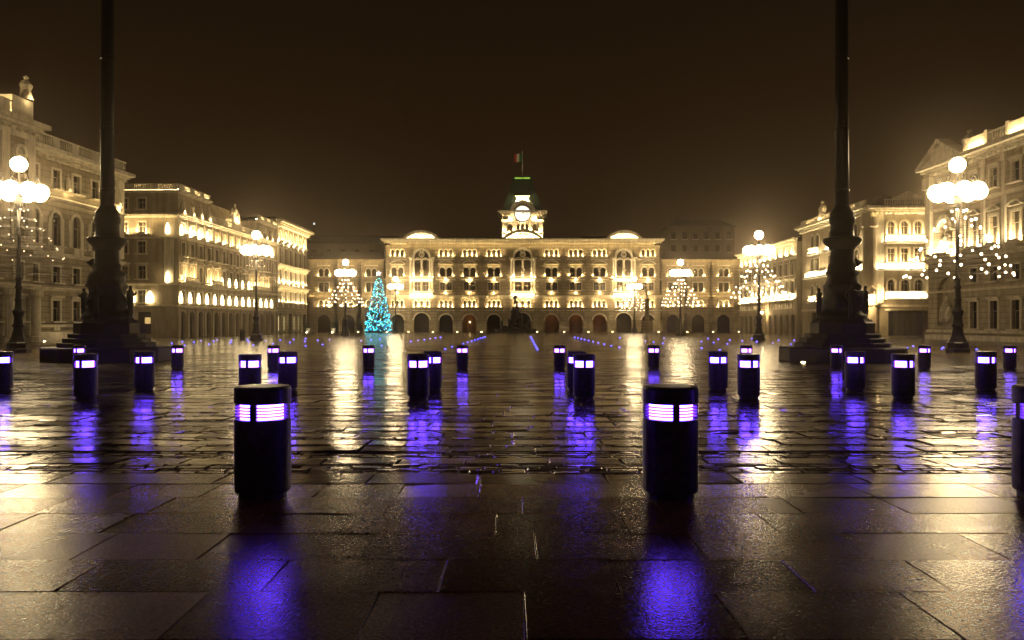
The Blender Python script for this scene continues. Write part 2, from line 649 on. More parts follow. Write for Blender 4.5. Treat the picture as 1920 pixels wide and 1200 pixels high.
# the square: long rows of paving running to the town hall
B = Blocks()
y = YR
while y < 62:
    B.row(y, y + 0.75, -min(xr(y), 44), min(xr(y), 45), 1.0, 1.8, 0.018, 0.012, 0.0016, 0.0018)
    y += 0.75
B.build('square_paving', M_plaza)
sheet('square_floor', [62, 70, 81, 100, 118, 140, 166, 200], 46, 0.0, M_plaza)

# ------------------------------------------------------------------ facade kit
def frame_mat(ox, oy, ang):
    return Matrix.Translation((ox, oy, 0)) @ Matrix.Rotation(ang, 4, 'Z')

def wall_sheet(mb, u0, u1, z0, z1, ops, rev=0.35):
    """front face with openings cut out; ops = (uc, w, zb, zt, arched)"""
    us = {round(u0, 4), round(u1, 4)}
    zs = {round(z0, 4), round(z1, 4)}
    for uc, w, zb, zt, ar in ops:
        us |= {round(uc - w / 2, 4), round(uc + w / 2, 4)}
        zs |= {round(zb, 4), round(zt, 4)}
    us = sorted(u for u in us if u0 - 1e-6 <= u <= u1 + 1e-6)
    zs = sorted(z for z in zs if z0 - 1e-6 <= z <= z1 + 1e-6)
    for k in range(len(zs) - 1):
        zc = (zs[k] + zs[k + 1]) / 2
        here = [o for o in ops if o[2] < zc < o[3]]
        start = None
        for i in range(len(us) - 1):
            c = (us[i] + us[i + 1]) / 2
            hole = any(abs(c - o[0]) < o[1] / 2 for o in here)
            if not hole and start is None:
                start = us[i]
            if hole and start is not None:
                mb.quad((start, 0, zs[k]), (us[i], 0, zs[k]), (us[i], 0, zs[k + 1]), (start, 0, zs[k + 1]))
                start = None
        if start is not None:
            mb.quad((start, 0, zs[k]), (us[-1], 0, zs[k]), (us[-1], 0, zs[k + 1]), (start, 0, zs[k + 1]))
    for uc, w, zb, zt, ar in ops:
        a, b = uc - w / 2, uc + w / 2
        if ar:
            r = w / 2
            c = zt - r
            n = 10
            pts = [(uc + r * math.cos(PI - PI * i / n), c + r * math.sin(PI - PI * i / n)) for i in range(n + 1)]
            for i in range(n):
                p, q = pts[i], pts[i + 1]
                corner = (a, 0, zt) if i < n // 2 else (b, 0, zt)
                mb.add([corner, (p[0], 0, p[1]), (q[0], 0, q[1])], [(0, 1, 2)])
                mb.quad((p[0], 0, p[1]), (p[0], rev, p[1]), (q[0], rev, q[1]), (q[0], 0, q[1]))
            top = c
        else:
            top = zt
            mb.quad((a, 0, zt), (a, rev, zt), (b, rev, zt), (b, 0, zt))
        mb.quad((a, 0, zb), (a, rev, zb), (a, rev, top), (a, 0, top))
        mb.quad((b, 0, zb), (b, 0, top), (b, rev, top), (b, rev, zb))
        mb.quad((a, 0, zb), (b, 0, zb), (b, rev, zb), (a, rev, zb))

WIN = {}
def window_kit(**k):
    """meshes of one kind of window, base centre at the origin, wall plane y = 0, outward -y"""
    key = tuple(sorted(k.items()))
    if key in WIN:
        return WIN[key]
    w, h, n = k['w'], k['h'], k.get('n', 1)
    ar, col = k.get('arch', False), k.get('col', 0.22)
    pr = k.get('proud', 0.10)
    fw = k.get('fw', 0.16)
    lw = (w - col * (n - 1)) / n
    ops = [(-w / 2 + lw / 2 + i * (lw + col), lw) for i in range(n)]
    f = MB()
    for (c, ww) in ops:
        if ar:
            f.arc(c, h - ww / 2, ww / 2, ww / 2 + min(fw, col / 2 + .04 if n > 1 else fw), 0, PI, -pr - 0.02, 0, 8)
    f.box(-w / 2 - fw, -w / 2, -pr, 0, 0, h - (lw / 2 if ar else 0))
    f.box(w / 2, w / 2 + fw, -pr, 0, 0, h - (lw / 2 if ar else 0))
    for i in range(n - 1):
        c = -w / 2 + lw + col / 2 + i * (lw + col)
        f.lathe([(col * .5, 0), (col * .5, .1), (col * .34, .16), (col * .30, h * .55), (col * .5, h * .62)], 8, c, -0.03)
    if not ar:
        f.box(-w / 2 - fw, w / 2 + fw, -pr - 0.003, 0, h, h + fw)
    hd = k.get('hood')
    hz = h + fw + k.get('hgap', 0.12)
    hw = w / 2 + fw + 0.16
    if hd == 'flat':
        f.box(-hw, hw, -0.32, 0, hz, hz + 0.14)
        f.box(-hw + .08, hw - .08, -0.2, 0, hz - .1, hz)
    elif hd == 'tri':
        f.box(-hw, hw, -0.32, 0, hz, hz + 0.09)
        t = hw * 0.42
        f.prism([(-hw, hz + .09), (-hw + .3, hz + .09), (0, hz + t - .06), (0, hz + t + .1)], -0.32, 0)
        f.prism([(hw - .3, hz + .09), (hw, hz + .09), (0, hz + t + .1), (0, hz + t - .06)], -0.32, 0)
    elif hd == 'seg':
        rr = hw * 1.35
        a = math.asin(min(1, hw / rr))
        f.arc(0, hz - rr * math.cos(a), rr - 0.13, rr + .02, PI / 2 - a, PI / 2 + a, -0.34, 0, 10)
        f.box(-hw, hw, -0.28, 0, hz - .09, hz)
    parts = [('window', f.mesh('window_frame', k.get('fmat', M_trim)))]
    p = MB()
    for (c, ww) in ops:
        p.box(c - ww / 2 - .02, c + ww / 2 + .02, 0.3, 0.34, -0.02, h + .02)
    parts.append(('pane', p.mesh('pane', k.get('pane', M_glass))))
    if k.get('sash', True):
        for (c, ww) in ops:
            q = MB()
            q.box(c - 0.035, c + 0.035, 0.26, 0.297, 0, h - .02)
            q.box(c - ww / 2, c - 0.034, 0.262, 0.296, h * .62, h * .62 + 0.07)
            q.box(c + 0.034, c + ww / 2, 0.262, 0.296, h * .62, h * .62 + 0.07)
            q.box(c - ww / 2, c - ww / 2 + .06, 0.263, 0.295, 0, h * .63)
            q.box(c + ww / 2 - .06, c + ww / 2, 0.263, 0.295, 0, h * .63)
            parts.append(('sash', q.mesh('sash', M_sash)))
    if k.get('sill', True):
        q = MB()
        q.box(-w / 2 - fw - .1, w / 2 + fw + .1, -0.5, 0, -0.16, -0.023)
        if k.get('bracket'):
            q.prism([(-.28, -.16), (-.2, -.55), (.2, -.55), (.28, -.16)], -0.3, 0)
            q.prism([(-.18, -.55), (0, -.85), (.18, -.55)], -0.2, 0)
        parts.append(('sill', q.mesh('sill', M_trim)))
    lm = k.get('lamp')
    if lm == 'sill':
        q = MB()
        q.box(-w / 2 - .08, w / 2 + .08, -0.46, -0.32, -0.02, k.get('lh', 0.15))
        parts.append(('floodlight', hood_lamp(q.mesh('floodlight', k.get('lmat', E_flood)))))
    elif lm == 'jamb':
        for x in (-w / 2 - fw * .5, w / 2 + fw * .5):
            q = MB()
            q.box(x - .1, x + .1, -0.44, -0.3, -0.02, 0.18)
            parts.append(('floodlight', hood_lamp(q.mesh('floodlight', k.get('lmat', E_flood)))))
    elif lm == 'panel':
        q = MB()
        q.box(-w / 2 - .25, w / 2 + .25, -0.62, -0.56, -0.75, -0.69)
        parts.append(('floodlight', hood_lamp(q.mesh('floodlight', k.get('lmat', E_floods)))))
    if k.get('blamp'):
        q = MB()
        q.box(-.25, .25, -0.62, -0.5, -0.95, -0.83)
        parts.append(('bracket_lamp', hood_lamp(q.mesh('bracket_lamp', E_flood))))
    WIN[key] = (parts, ops)
    return WIN[key]

def put_window(root, fr, u, z, ops, **k):
    parts, op = window_kit(**k)
    loc = fr @ Vector((u, 0, z))
    ang = fr.to_euler().z
    o = inst('window', parts[0][1], root, loc, ang)
    for nm, me in parts[1:]:
        inst(nm, me, o)
    for c, ww in op:
        ops.append((u + c, ww, z, z + k['h'], k.get('arch', False)))
    return o

def hood_lamp(me):
    """a floodlight made of boxes: only the top and the face towards the wall shine, the rest is its housing"""
    me.materials.append(M_lampbox)
    for p in me.polygons:
        p.material_index = 0 if p.index % 6 in (1, 4) else 1
    return me

def lamp_bar(root, fr, u0, u1, y, z, s=0.07, mat=None, name='floodlight'):
    m = MB(fr)
    m.box(u0, u1, y - s / 2, y + s / 2, z, z + s)
    o = m.build(name, mat or E_flood, root)
    if y < 0 and name == 'floodlight':
        hood_lamp(o.data)
    return o

def glow_oval(root, fr, u, y, z0, z1, w=0.3, mat=None):
    m = MB(fr)
    m.lathe([(w * .25, z0), (w * .5, z0 + .12), (w * .5, z0 + (z1 - z0) * .55), (w * .12, z1)], 8, u, y)
    return m.build('floodlight', mat or E_floods, root)  # glowing body in the shape of the oval a floodlight throws on the wall

def cornice(mb, u0, u1, z, proj=0.7, h=0.5, dent=0.0, base=0.0):
    mb.box(u0 - proj * .5, u1 + proj * .5, -proj, base, z + h * .55, z + h)
    mb.box(u0 - proj * .3, u1 + proj * .3, -proj * .6, base, z + h * .25, z + h * .55 - .003)
    mb.box(u0, u1, -proj * .25, base, z, z + h * .25 - .003)
    if dent:
        n = int((u1 - u0) / dent)
        for i in range(n):
            u = u0 + (i + .5) * (u1 - u0) / n
            mb.box(u - dent * .25, u + dent * .25, -proj * .55, -0.02, z - 0.22, z - 0.003)

def balustrade(mb, u0, u1, z, h=0.9, y=0.0, pitch=0.32, panel=None):
    mb.box(u0, u1, y - .12, y + .12, z, z + .14)
    mb.box(u0, u1, y - .14, y + .14, z + h - .14, z + h)
    L = u1 - u0
    n = max(1, int(L / pitch))
    for i in range(n):
        u = u0 + (i + .5) * L / n
        if panel and (u - u0) % panel < panel * 0.36:
            mb.box(u - L / n / 2, u + L / n / 2, y - .115, y + .115, z + .143, z + h - .143)
            continue
        mb.frustum(u, y, z + .14, z + h * .4, .05, .05, .085, .085)
        mb.frustum(u, y, z + h * .4, z + h - .14, .085, .085, .045, .045)

# ------------------------------------------------------------------ figures (statues): one continuous skin each
def figure_mesh(name, mat, pose='stand'):
    P = {'stand': [('hip', (0, 0, 1.0), .17), ('belly', (0, 0, 1.2), .165), ('chest', (0, -.02, 1.45), .19), ('neck', (0, 0, 1.62), .075), ('head', (0, -.02, 1.76), .115),
                   ('crown', (0, -.01, 1.87), .085),
                   ('shl', (-.22, 0, 1.52), .085), ('ell', (-.32, -.02, 1.22), .062), ('hal', (-.25, -.22, 1.05), .05),
                   ('shr', (.22, 0, 1.52), .085), ('elr', (.36, -.05, 1.3), .062), ('har', (.30, -.20, 1.55), .05),
                   ('kl', (-.11, -.05, .52), .105), ('fl', (-.12, .02, .07), .07), ('tl', (-.13, -.16, .04), .05),
                   ('kr', (.13, -.02, .52), .105), ('fr', (.16, .05, .07), .07), ('tr', (.18, -.13, .04), .05)]}[pose]
    E = [('hip', 'belly'), ('belly', 'chest'), ('chest', 'neck'), ('neck', 'head'), ('head', 'crown'), ('chest', 'shl'), ('shl', 'ell'), ('ell', 'hal'),
         ('chest', 'shr'), ('shr', 'elr'), ('elr', 'har'), ('hip', 'kl'), ('kl', 'fl'), ('fl', 'tl'), ('hip', 'kr'), ('kr', 'fr'), ('fr', 'tr')]
    idx = {p[0]: i for i, p in enumerate(P)}
    me = bpy.data.meshes.new('figure_skeleton')
    me.from_pydata([p[1] for p in P], [(idx[a], idx[b]) for a, b in E], [])
    ob = bpy.data.objects.new('figure_skeleton', me)
    COL.objects.link(ob)
    sk = ob.modifiers.new('skin', 'SKIN')
    sv = me.skin_vertices[0].data
    for i, p in enumerate(P):
        sv[i].radius = (p[2], p[2])
        sv[i].use_root = (i == 0)
    ss = ob.modifiers.new('sub', 'SUBSURF')
    ss.levels = 1
    ss.render_levels = 1
    dg = bpy.context.evaluated_depsgraph_get()
    dg.update()
    out = bpy.data.meshes.new_from_object(ob.evaluated_get(dg))
    out.name = name
    out.materials.clear()
    out.materials.append(mat)
    out.polygons.foreach_set('use_smooth', [True] * len(out.polygons))
    bpy.data.objects.remove(ob)
    bpy.data.meshes.remove(me)
    return out

FIG_S = figure_mesh('stone_figure', M_statue)
FIG_B = figure_mesh('bronze_figure', M_bronze)

def put_figure(parent, me, loc, h=1.9, rz=0.0, name='statue'):
    o = inst(name, me, parent, loc, rz)
    s = h / 1.95
    o.scale = (s, s, s)
    return o

def statue_lump(mb, x, y, z, w, h, seed):
    """a small carved group: drapery-like tapered mass with noise"""
    r = random.Random(seed)
    prof = [(w * .5, 0), (w * .55, h * .15), (w * .42, h * .4), (w * .46, h * .6), (w * .3, h * .75), (w * .14, h * .82), (w * .2, h * .9), (w * .15, h * .98), (.02, h)]
    n = 9
    vs = []
    for (rr, zz) in prof:
        for k in range(n):
            a = 2 * PI * k / n
            q = rr * r.uniform(.8, 1.2)
            vs.append((x + q * math.cos(a), y + q * .8 * math.sin(a), z + zz))
    fs = []
    for i in range(len(prof) - 1):
        for k in range(n):
            j = (k + 1) % n
            fs.append((i * n + k, i * n + j, (i + 1) * n + j, (i + 1) * n + k))
    mb.add(vs, fs)

# ------------------------------------------------------------------ TOWN HALL
HY = 166.0
PXM = FPX / HY
HX = 20.0 / PXM              # the tower stands a little right of the lens axis
hall = tag(empty('town_hall', (HX, HY, 0)), 'floodlit town hall with a clock tower and arcades closing the far end of the square', 'town hall')
F0 = frame_mat(0, 0, 0)
HW = 260.5 / PXM
bays = [s * o / PXM for s in (-1, 1) for o in (54, 99.5, 144, 235)]
bigs = [s * 189.5 / PXM for s in (-1, 1)]
ops = []
tri = []
for u in bays:
    put_window(hall, F0, u, 15.6, ops, w=2.7, h=1.5, n=3, arch=True, col=.34, lamp='sill', lh=.12, sash=False, fw=.2)
    put_window(hall, F0, u, 11.5, ops, w=2.5, h=1.9, n=2, arch=True, col=.42, hood='seg', hgap=.45, lamp='jamb', bracket=True, blamp=True, sash=False, fw=.26)
    put_window(hall, F0, u, 8.7, ops, w=2.4, h=1.6, n=2, col=.5, bracket=True, blamp=True, sash=True, fw=.14)
    put_window(hall, F0, u, 5.1, ops, w=2.5, h=1.45, n=3, arch=True, col=.34, lamp='sill', sash=False, fw=.2)
for u in bigs + [0.0]:
    k = 1.12 if u == 0 else 1.0
    put_window(hall, F0, u, 11.3, ops, w=3.0 * k, h=5.6, n=2, arch=True, col=.5, lamp='sill', sash=False, fw=.34, lmat=E_floods)
    put_window(hall, F0, u, 8.3, ops, w=3.0 * k, h=2.1, n=2, col=.5, sash=True, lamp='jamb', fw=.2)
    put_window(hall, F0, u, 5.1, ops, w=3.0, h=1.45, n=3, arch=True, col=.7, lamp='sill', sash=False, fw=.2)
    m = MB()
    hw = 1.5 * k + .34
    m.arc(0, 15.4, hw - .34, hw + .12, 0, PI, -.3, 0, 14)
    m.arc(0, 16.1, .42, .62, 0, 2 * PI, -.14, 0, 12)
    for sx in (-1, 1):
        m.arc(sx * .75 * k, 14.75, .55 * k, .72 * k, 0, PI, -.12, 0, 8)
        for z0, z1 in ((8.2, 10.9), (11.2, 15.2)):
            m.lathe([(.34, 0), (.34, .3), (.22, .4), (.2, z1 - z0 - .5), (.36, z1 - z0 - .2), (.36, z1 - z0)], 8, sx * (hw + .42), -.32, z0)
        m.box(sx * (hw + .42) - .5, sx * (hw + .42) + .5, -.7, 0, 15.2, 15.55)
    m.build('window_aedicule', M_trim, hall, loc=(u, 0, 0))
    for z in (11.0, 7.95):
        b = MB()
        b.box(-hw - .5, hw + .5, -1.0, 0, z - .35, z - .1)
        balustrade(b, -hw - .5, hw + .5, z - .097, .62, -.86, .3)
        b.build('balcony', M_trim, hall, loc=(u, 0, 0))
        lamp_bar(hall, frame_mat(u, 0, 0), -hw - .3, hw + .3, -1.25, z - .5, .07, E_floods if z < 9 else E_flood)
    for sx in (-1, 1):
        lamp_bar(hall, frame_mat(u, 0, 0), sx * (hw + .42) - .2, sx * (hw + .42) + .2, -.95, 8.3, .09, E_floods)
        lamp_bar(hall, frame_mat(u, 0, 0), sx * (hw + .42) - .2, sx * (hw + .42) + .2, -.95, 11.2, .09, E_floods)
    put_figure(hall, FIG_S, (u, -.5, 11.35), 2.0)
    # crowning segmental pediment
    m = MB()
    pw = 3.75 if u else 4.2
    rr = pw * 1.35
    a = math.asin(pw / rr)
    zc = 19.3 - rr * math.cos(a)
    m.arc(0, zc, rr - .5, rr + .1, PI / 2 - a, PI / 2 + a, -.95, .6, 16)
    n = 14
    m.prism([(rr * math.sin(-a + 2 * a * i / n) * .95, max(19.2, zc + (rr - .48) * math.cos(-a + 2 * a * i / n))) for i in range(n + 1)][::-1] + [], -.25, .4)
    m.arc(0, 19.75, .35, .55, 0, 2 * PI, -.5, -.25, 10)
    for sx in (-1, 1):
        m.arc(sx * 1.0, 19.55, .22, .4, 0, 2 * PI, -.5, -.25, 8)
    m.build('pediment', M_trim, hall, loc=(u, 0, 0))
    lamp_bar(hall, frame_mat(u, 0, 0), -pw * .85, pw * .85, -.85, 19.37, .06, E_floods)
# ground-floor arches
for u in bays + bigs + [0.0]:
    w = 3.3 if (u in bigs or u == 0) else 2.75
    t = 3.95 if (u in bigs or u == 0) else 3.65
    ops.append((u, w, 0, t, True))
m = MB()
wall_sheet(m, -HW, HW, -.6, 19.0, ops, 0.34)
for sx in (-1, 1):
    m.box(sx * HW - .005, sx * HW + .005, 0.01, 14, -.6, 19.0)
m.build('wall', M_hall, hall)
# arcade backs with doors
for i, u in enumerate(sorted(bays + bigs + [0.0])):
    m = MB()
    w = 3.6
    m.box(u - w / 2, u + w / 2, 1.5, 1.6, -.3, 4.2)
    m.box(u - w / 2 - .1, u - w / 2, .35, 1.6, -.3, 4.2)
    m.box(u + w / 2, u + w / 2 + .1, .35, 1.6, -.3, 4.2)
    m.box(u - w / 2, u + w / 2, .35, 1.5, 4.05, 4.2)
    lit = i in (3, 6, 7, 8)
    d = m.build('arcade_recess', M_wood if lit else M_dark, hall)  # lit bays get brown wood, the shade of the others is painted near-black
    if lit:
        q = MB()
        if i == 3:
            q.sphere((u, .9, 2.05), .17, 8, 6)
            q.build('hanging_lamp', E_flood2, d)
        q = MB()
        q.box(u - .9, u + .9, .55, .75, 3.96, 4.03)
        q.build('ceiling_lamp', E_orange, d)
        q = MB()
        q.box(u - .8, u - .72, 1.42, 1.5, 0, 3)
        q.box(u + .72, u + .8, 1.42, 1.5, 0, 3)
        q.box(u - .8, u + .8, 1.42, 1.5, 3, 3.1)
        q.build('door_frame', M_dark, d)
# piers, pilasters, string courses, cornice
m = MB()
edges = sorted(bays + bigs + [0.0])
mid = [-HW + .9] + [(a + b) / 2 for a, b in zip(edges, edges[1:])] + [HW - .9]
for u in mid:
    m.box(u - .95, u + .95, -.42, 0, -.3, 2.3)
    m.box(u - 1.05, u + 1.05, -.52, 0, 2.3, 2.5)
    m.box(u - .62, u + .62, -.26, 0, 2.5, 7.2)
    m.box(u - .45, u + .45, -.24, 0, 7.65, 18.0)
    for z in (11.0, 14.9, 17.1):
        m.box(u - .6, u + .6, -.36, 0, z, z + .3)
m.build('pilasters', M_hall, hall)
m = MB()
cornice(m, -HW, HW, 7.2, .55, .45, .45)
cornice(m, -HW, HW, 18.6, 1.1, .75, .55)
m.box(-HW, HW, -.18, 0, 14.95, 15.2)
m.box(-HW, HW, -.16, 0, 10.75, 10.95)
m.box(-HW, HW, -.2, 0, 4.35, 4.6)
for u in edges:
    w = 3.3 if (u in bigs or u == 0) else 2.75
    t = 3.95 if (u in bigs or u == 0) else 3.65
    m.arc(u, t - w / 2, w / 2, w / 2 + .28, 0, PI, -.16, 0, 12)
m.build('cornice', M_trim, hall)
lamp_bar(hall, F0, -HW, HW, -.75, 17.75, .06, E_line)
for u in bays:
    lamp_bar(hall, F0, u - 1.6, u + 1.6, -.5, 6.78, .05, E_line)
    lamp_bar(hall, F0, u - 1.3, u + 1.3, -.42, 13.75, .05, E_line)
# roof
m = MB()
m.frustum(0, 7.2, 19.36, 19.75, HW - .2, 7.0, HW - 4, 3.5)
m.build('roof', M_roof, hall)
# clock tower
TW = 38.5 / PXM
tower = inst('clock_tower', None, hall, (0, 2.2, 0))
tower.data = None if False else tower.data
def part_mesh(mb, name, mat, parent):
    return mb.build(name, mat, parent)
bpy.data.objects.remove(tower)
m = MB(Matrix.Translation((0, 2.2, 0)))
tops = []
for u, w in ((-2.55, .95), (-.95, .62), (0, .62), (.95, .62), (2.55, .95)):
    tops.append((u, w, 21.2, 22.75, True))
wall_sheet(m, -TW, TW, 18.5, 25.2, tops, .4)
m.box(-TW, -TW + .02, 0.01, 2 * TW, 18.5, 25.2)
m.box(TW - .02, TW, 0.01, 2 * TW, 18.5, 25.2)
m.box(-TW, TW, 2 * TW - .02, 2 * TW, 18.5, 25.2)
for u in (-TW + .45, TW - .45, -1.65, 1.65):
    m.box(u - .42, u + .42, -.3, 0, 19.2, 23.2)
m.box(-TW - .1, TW + .1, -.3, 0, 20.6, 20.95)
tower = m.build('clock_tower', M_trim, hall)
M2 = Matrix.Translation((0, 2.2, 0))
m = MB(M2)
for u, w, a, b, _ in tops:
    m.box(u - w / 2 - .02, u + w / 2 + .02, .35, .39, a - .02, b + .02)
m.build('pane', M_glass, tower)
m = MB(M2)
m.box(-TW - .2, TW + .2, -.35, 0, 23.15, 23.5)
m.box(-TW - .95, TW + .95, -.9, 2 * TW + .9, 25.1, 25.5)
m.box(-TW - .5, TW + .5, -.5, 2 * TW + .5, 24.75, 25.097)
for i in range(15):
    u = -TW + (i + .5) * 2 * TW / 15
    if abs(u) > 2.3:
        m.box(u - .14, u + .14, -.75, -.0, 24.4, 24.747)
m.arc(0, 24.8, 1.62, 1.82, 0, 2 * PI, -.75, .3, 24)
m.arc(0, 24.8, 2.05, 2.75, R(8), PI - R(8), -1.0, 1.5, 16)
m.build('tower_cornice', M_trim, tower)
m = MB(M2)
m.arc(0, 24.8, .01, 1.6, 0, 2 * PI, -.5, -.42, 24)
m.build('clock_face', E_clock, tower)
m = MB(M2)
m.box(-.05, .05, -.56, -.52, 24.75, 25.75)
m.prism([(-.05, 24.8), (.03, 24.75), (.36, 25.35), (.28, 25.4)], -.61, -.57)
for i in range(12):
    a = i * PI / 6
    c, s_ = math.cos(a), math.sin(a)
    m.prism([(1.38 * c - .03 * s_, 24.8 + 1.38 * s_ + .03 * c), (1.38 * c + .03 * s_, 24.8 + 1.38 * s_ - .03 * c),
             (1.5 * c + .04 * s_, 24.8 + 1.5 * s_ - .04 * c), (1.5 * c - .04 * s_, 24.8 + 1.5 * s_ + .04 * c)], -.55, -.51)
m.build('clock_hands', M_iron, tower)
for z, u0, u1, e in ((19.85, -TW + .2, TW - .2, E_floods), (20.98, -TW + .1, -1.5, E_flood), (20.98, 1.5, TW - .1, E_flood), (20.98, -1.2, 1.2, E_flood), (23.55, -TW, -2.1, E_flood), (23.55, 2.1, TW, E_flood)):
    q = MB(M2)
    q.box(u0, u1, -.62, -.54, z, z + .09)
    hood_lamp(q.build('floodlight', e, tower).data)
m = MB(M2)
m.frustum(0, TW, 25.5, 28.2, TW + .1, TW + .1, 3.35, 3.35)
m.frustum(0, TW, 28.2, 32.3, 3.35, 3.35, 2.0, 2.0)
m.box(-2.15, 2.15, TW - 2.15, TW + 2.15, 32.3, 32.55)
m.build('tower_roof', M_copper, tower)
m = MB(M2)
m.box(-1.5, 1.5, .1, 1.6, 27.45, 27.65)
m.box(-1.3, -.15, .2, 1.5, 27.65, 28.5)
m.box(.15, 1.3, .2, 1.5, 27.65, 28.5)
m.box(-1.6, 1.6, .0, 1.7, 28.5, 28.72)
m.build('dormer', M_trim, tower)
q = MB(M2)
q.box(-1.4, 1.4, -.3, -.2, 27.66, 27.76)
hood_lamp(q.build('floodlight', E_floods, tower).data)
m = MB(M2)
balustrade(m, -2.1, 2.1, 32.55, .6, TW - 2.05, .3)
m.build('railing', M_copper, tower)
q = MB(M2)
q.box(-1.6, -.1, TW - 2.4, TW - 2.32, 32.6, 32.78)
q.box(.1, 1.6, TW - 2.4, TW - 2.32, 32.6, 32.78)
q.build('light_tube', E_green, tower)
# wings
for sx, ua, ub, wb in ((-1, -405 / PXM, -HW, (-375.6, -330, -286)), (1, HW, 413 / PXM, (284.7, 331.7, 380))):
    fr = frame_mat(0, 1.3, 0)
    ops = []
    for px in wb:
        u = px / PXM
        put_window(hall, fr, u, 11.6, ops, w=2.1, h=1.65, n=2, arch=True, col=.3, hood='flat', hgap=.4, lamp='jamb', sash=False, fw=.2)
        put_window(hall, fr, u, 8.4, ops, w=2.1, h=1.9, n=2, col=.3, lamp='jamb', sash=False, fw=.2)
        put_window(hall, fr, u, 5.2, ops, w=2.1, h=1.4, n=2, arch=True, col=.3, lamp='sill', sash=False, fw=.2)
        ops.append((u, 2.7, 0, 3.6, True))
    m = MB(fr)
    wall_sheet(m, ua, ub, -.6, 15.0, ops, .34)
    m.build('wing_wall', M_hall, hall)
    m = MB(fr)
    for px in wb:
        u = px / PXM
        m.box(u - 1.7, u + 1.7, 1.5, 1.6, -.3, 4.0)
        m.box(u - 1.7, u + 1.7, .36, 1.5, 3.9, 4.0)
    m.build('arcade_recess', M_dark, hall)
    m = MB(fr)
    cornice(m, ua, ub, 14.7, .6, .5)
    m.box(ua, ub, -.2, 0, 7.0, 7.3)
    m.box(ua, ub, -.16, 0, 4.3, 4.55)
    for px in wb:
        u = px / PXM
        m.arc(u, 3.6 - 1.35, 1.35, 1.6, 0, PI, -.14, 0, 12)
        for d in (-2.45, 2.45):
            if ua + .4 < u + d < ub - .4:
                m.box(u + d - .4, u + d + .4, -.2, 0, 2.5, 14.7)
                m.box(u + d - .7, u + d + .7, -.34, 0, -.3, 2.3)
    m.build('wing_trim', M_hall, hall)
    lamp_bar(hall, fr, ua + .2, ub - .2, -.5, 7.4, .05, E_line)
    lamp_bar(hall, fr, ua + .2, ub - .2, -.9, 14.3, .05, E_line)
    m = MB(fr)
    m.frustum((ua + ub) / 2, 6, 15.2, 17.2, (ub - ua) / 2 - .1, 5.9, (ub - ua) / 2 - 2, 2)
    m.build('roof', M_roof, hall)

# flag on the tower
fp = tag(empty('flagpole', (HX, HY + 2.2 + TW, 32.55)), 'thin pole with a tricolour flag on top of the clock tower', 'flagpole')
m = MB()
m.lathe([(.09, 0), (.06, 6.2), (.12, 6.25), (.02, 6.45)], 8)
m.build('pole', M_flagw, fp)
for i, mt in enumerate((M_flagg, M_flagw, M_red)):
    m = MB()
    n = 4
    for k in range(n):
        x0 = -.08 - (i * .55 + .55 * k / n)
        x1 = -.08 - (i * .55 + .55 * (k + 1) / n)
        def yy(x):
            return .14 * math.sin(x * 4.5)
        for (dz) in (0,):
            a = [(x0, yy(x0), 4.3 + .25 * x0), (x1, yy(x1), 4.3 + .25 * x1), (x1, yy(x1), 5.9 + .1 * x1), (x0, yy(x0), 5.9 + .1 * x0)]
            b = [(p[0], p[1] + .02, p[2]) for p in a]
            m.add(a + b, [(0, 1, 2, 3), (7, 6, 5, 4), (0, 4, 5, 1), (1, 5, 6, 2), (2, 6, 7, 3), (3, 7, 4, 0)])
    m.build('flag_band', mt, fp)

# ------------------------------------------------------------------ LEFT SIDE PALACES
def shell(root, L, D, H, mat, skip=()):
    """plain rear and end walls"""
    m = MB()
    m.quad((L, D, -1), (0, D, -1), (0, D, H), (L, D, H))
    if 'near' not in skip:
        m.quad((0, D, -1), (0, 0, -1), (0, 0, H), (0, D, H))
    if 'far' not in skip:
        m.quad((L, 0, -1), (L, D, -1), (L, D, H), (L, 0, H))
    m.build('rear_wall', mat, root)

def roof_slab(root, L, D, H, rise=0.5, mat=None):
    m = MB()
    m.frustum(L / 2, D / 2, H, H + rise, L / 2 - .05, D / 2 - .05, L / 2 - .6, D / 2 - .6)
    m.build('roof', mat or M_roof, root)

# palace with the raised end pavilions
ZS = gz(110)
p1 = (-42.2, 101.0)
L1 = 39.0
ang1 = math.atan2(39.0, 0.9)
st = tag(empty('palace', (p1[0], p1[1], ZS), ang1), 'long palace with roof statues and rows of bright facade lamps, left of the square', 'palace')
D1 = 16.0
FA = frame_mat(0, 0, 0)
FB = frame_mat(0, D1, R(-90))
opA, opB = [], []
ub = [1.6 + 2.72 * i for i in range(14)]
for i, u in enumerate(ub):
    endp = i < 4 or i > 10
    put_window(st, FA, u, 13.1, opA, w=1.05, h=1.45, lamp='sill', lmat=E_floods if i < 4 else E_flood)
    put_window(st, FA, u, 10.4, opA, w=1.05, h=1.7)
    put_window(st, FA, u, 7.3, opA, w=1.1, h=1.9, hood='tri', lamp='sill' if i in (0, 1, 3, 4, 9, 10, 11, 12) else None)
    put_window(st, FA, u, 4.4, opA, w=1.05, h=1.5)
    opA.append((u, 1.7, 0.0, 3.3, True))
    glow_oval(st, FA, u - 1.36, -.3, 4.3, 5.75, .5, E_oval)
    if 4 <= i <= 9:
        glow_oval(st, FA, u + 1.3, -.3, 7.0, 8.3, .42, E_oval)
    if i in (0, 1, 2, 3, 11, 12, 13):
        glow_oval(st, FA, u - 1.36, -.36, 12.9, 14.3, .4, E_oval)
m = MB(FA)
wall_sheet(m, 0, L1, -1, 15.2, opA)
w1 = m.build('wall', M_plast, st)
m = MB(FA)
for u in ub:
    m.box(u - .85 - .1, u + .85 + .1, .9, 1.0, -.3, 3.6)
m.build('arcade_recess', M_dark, st)
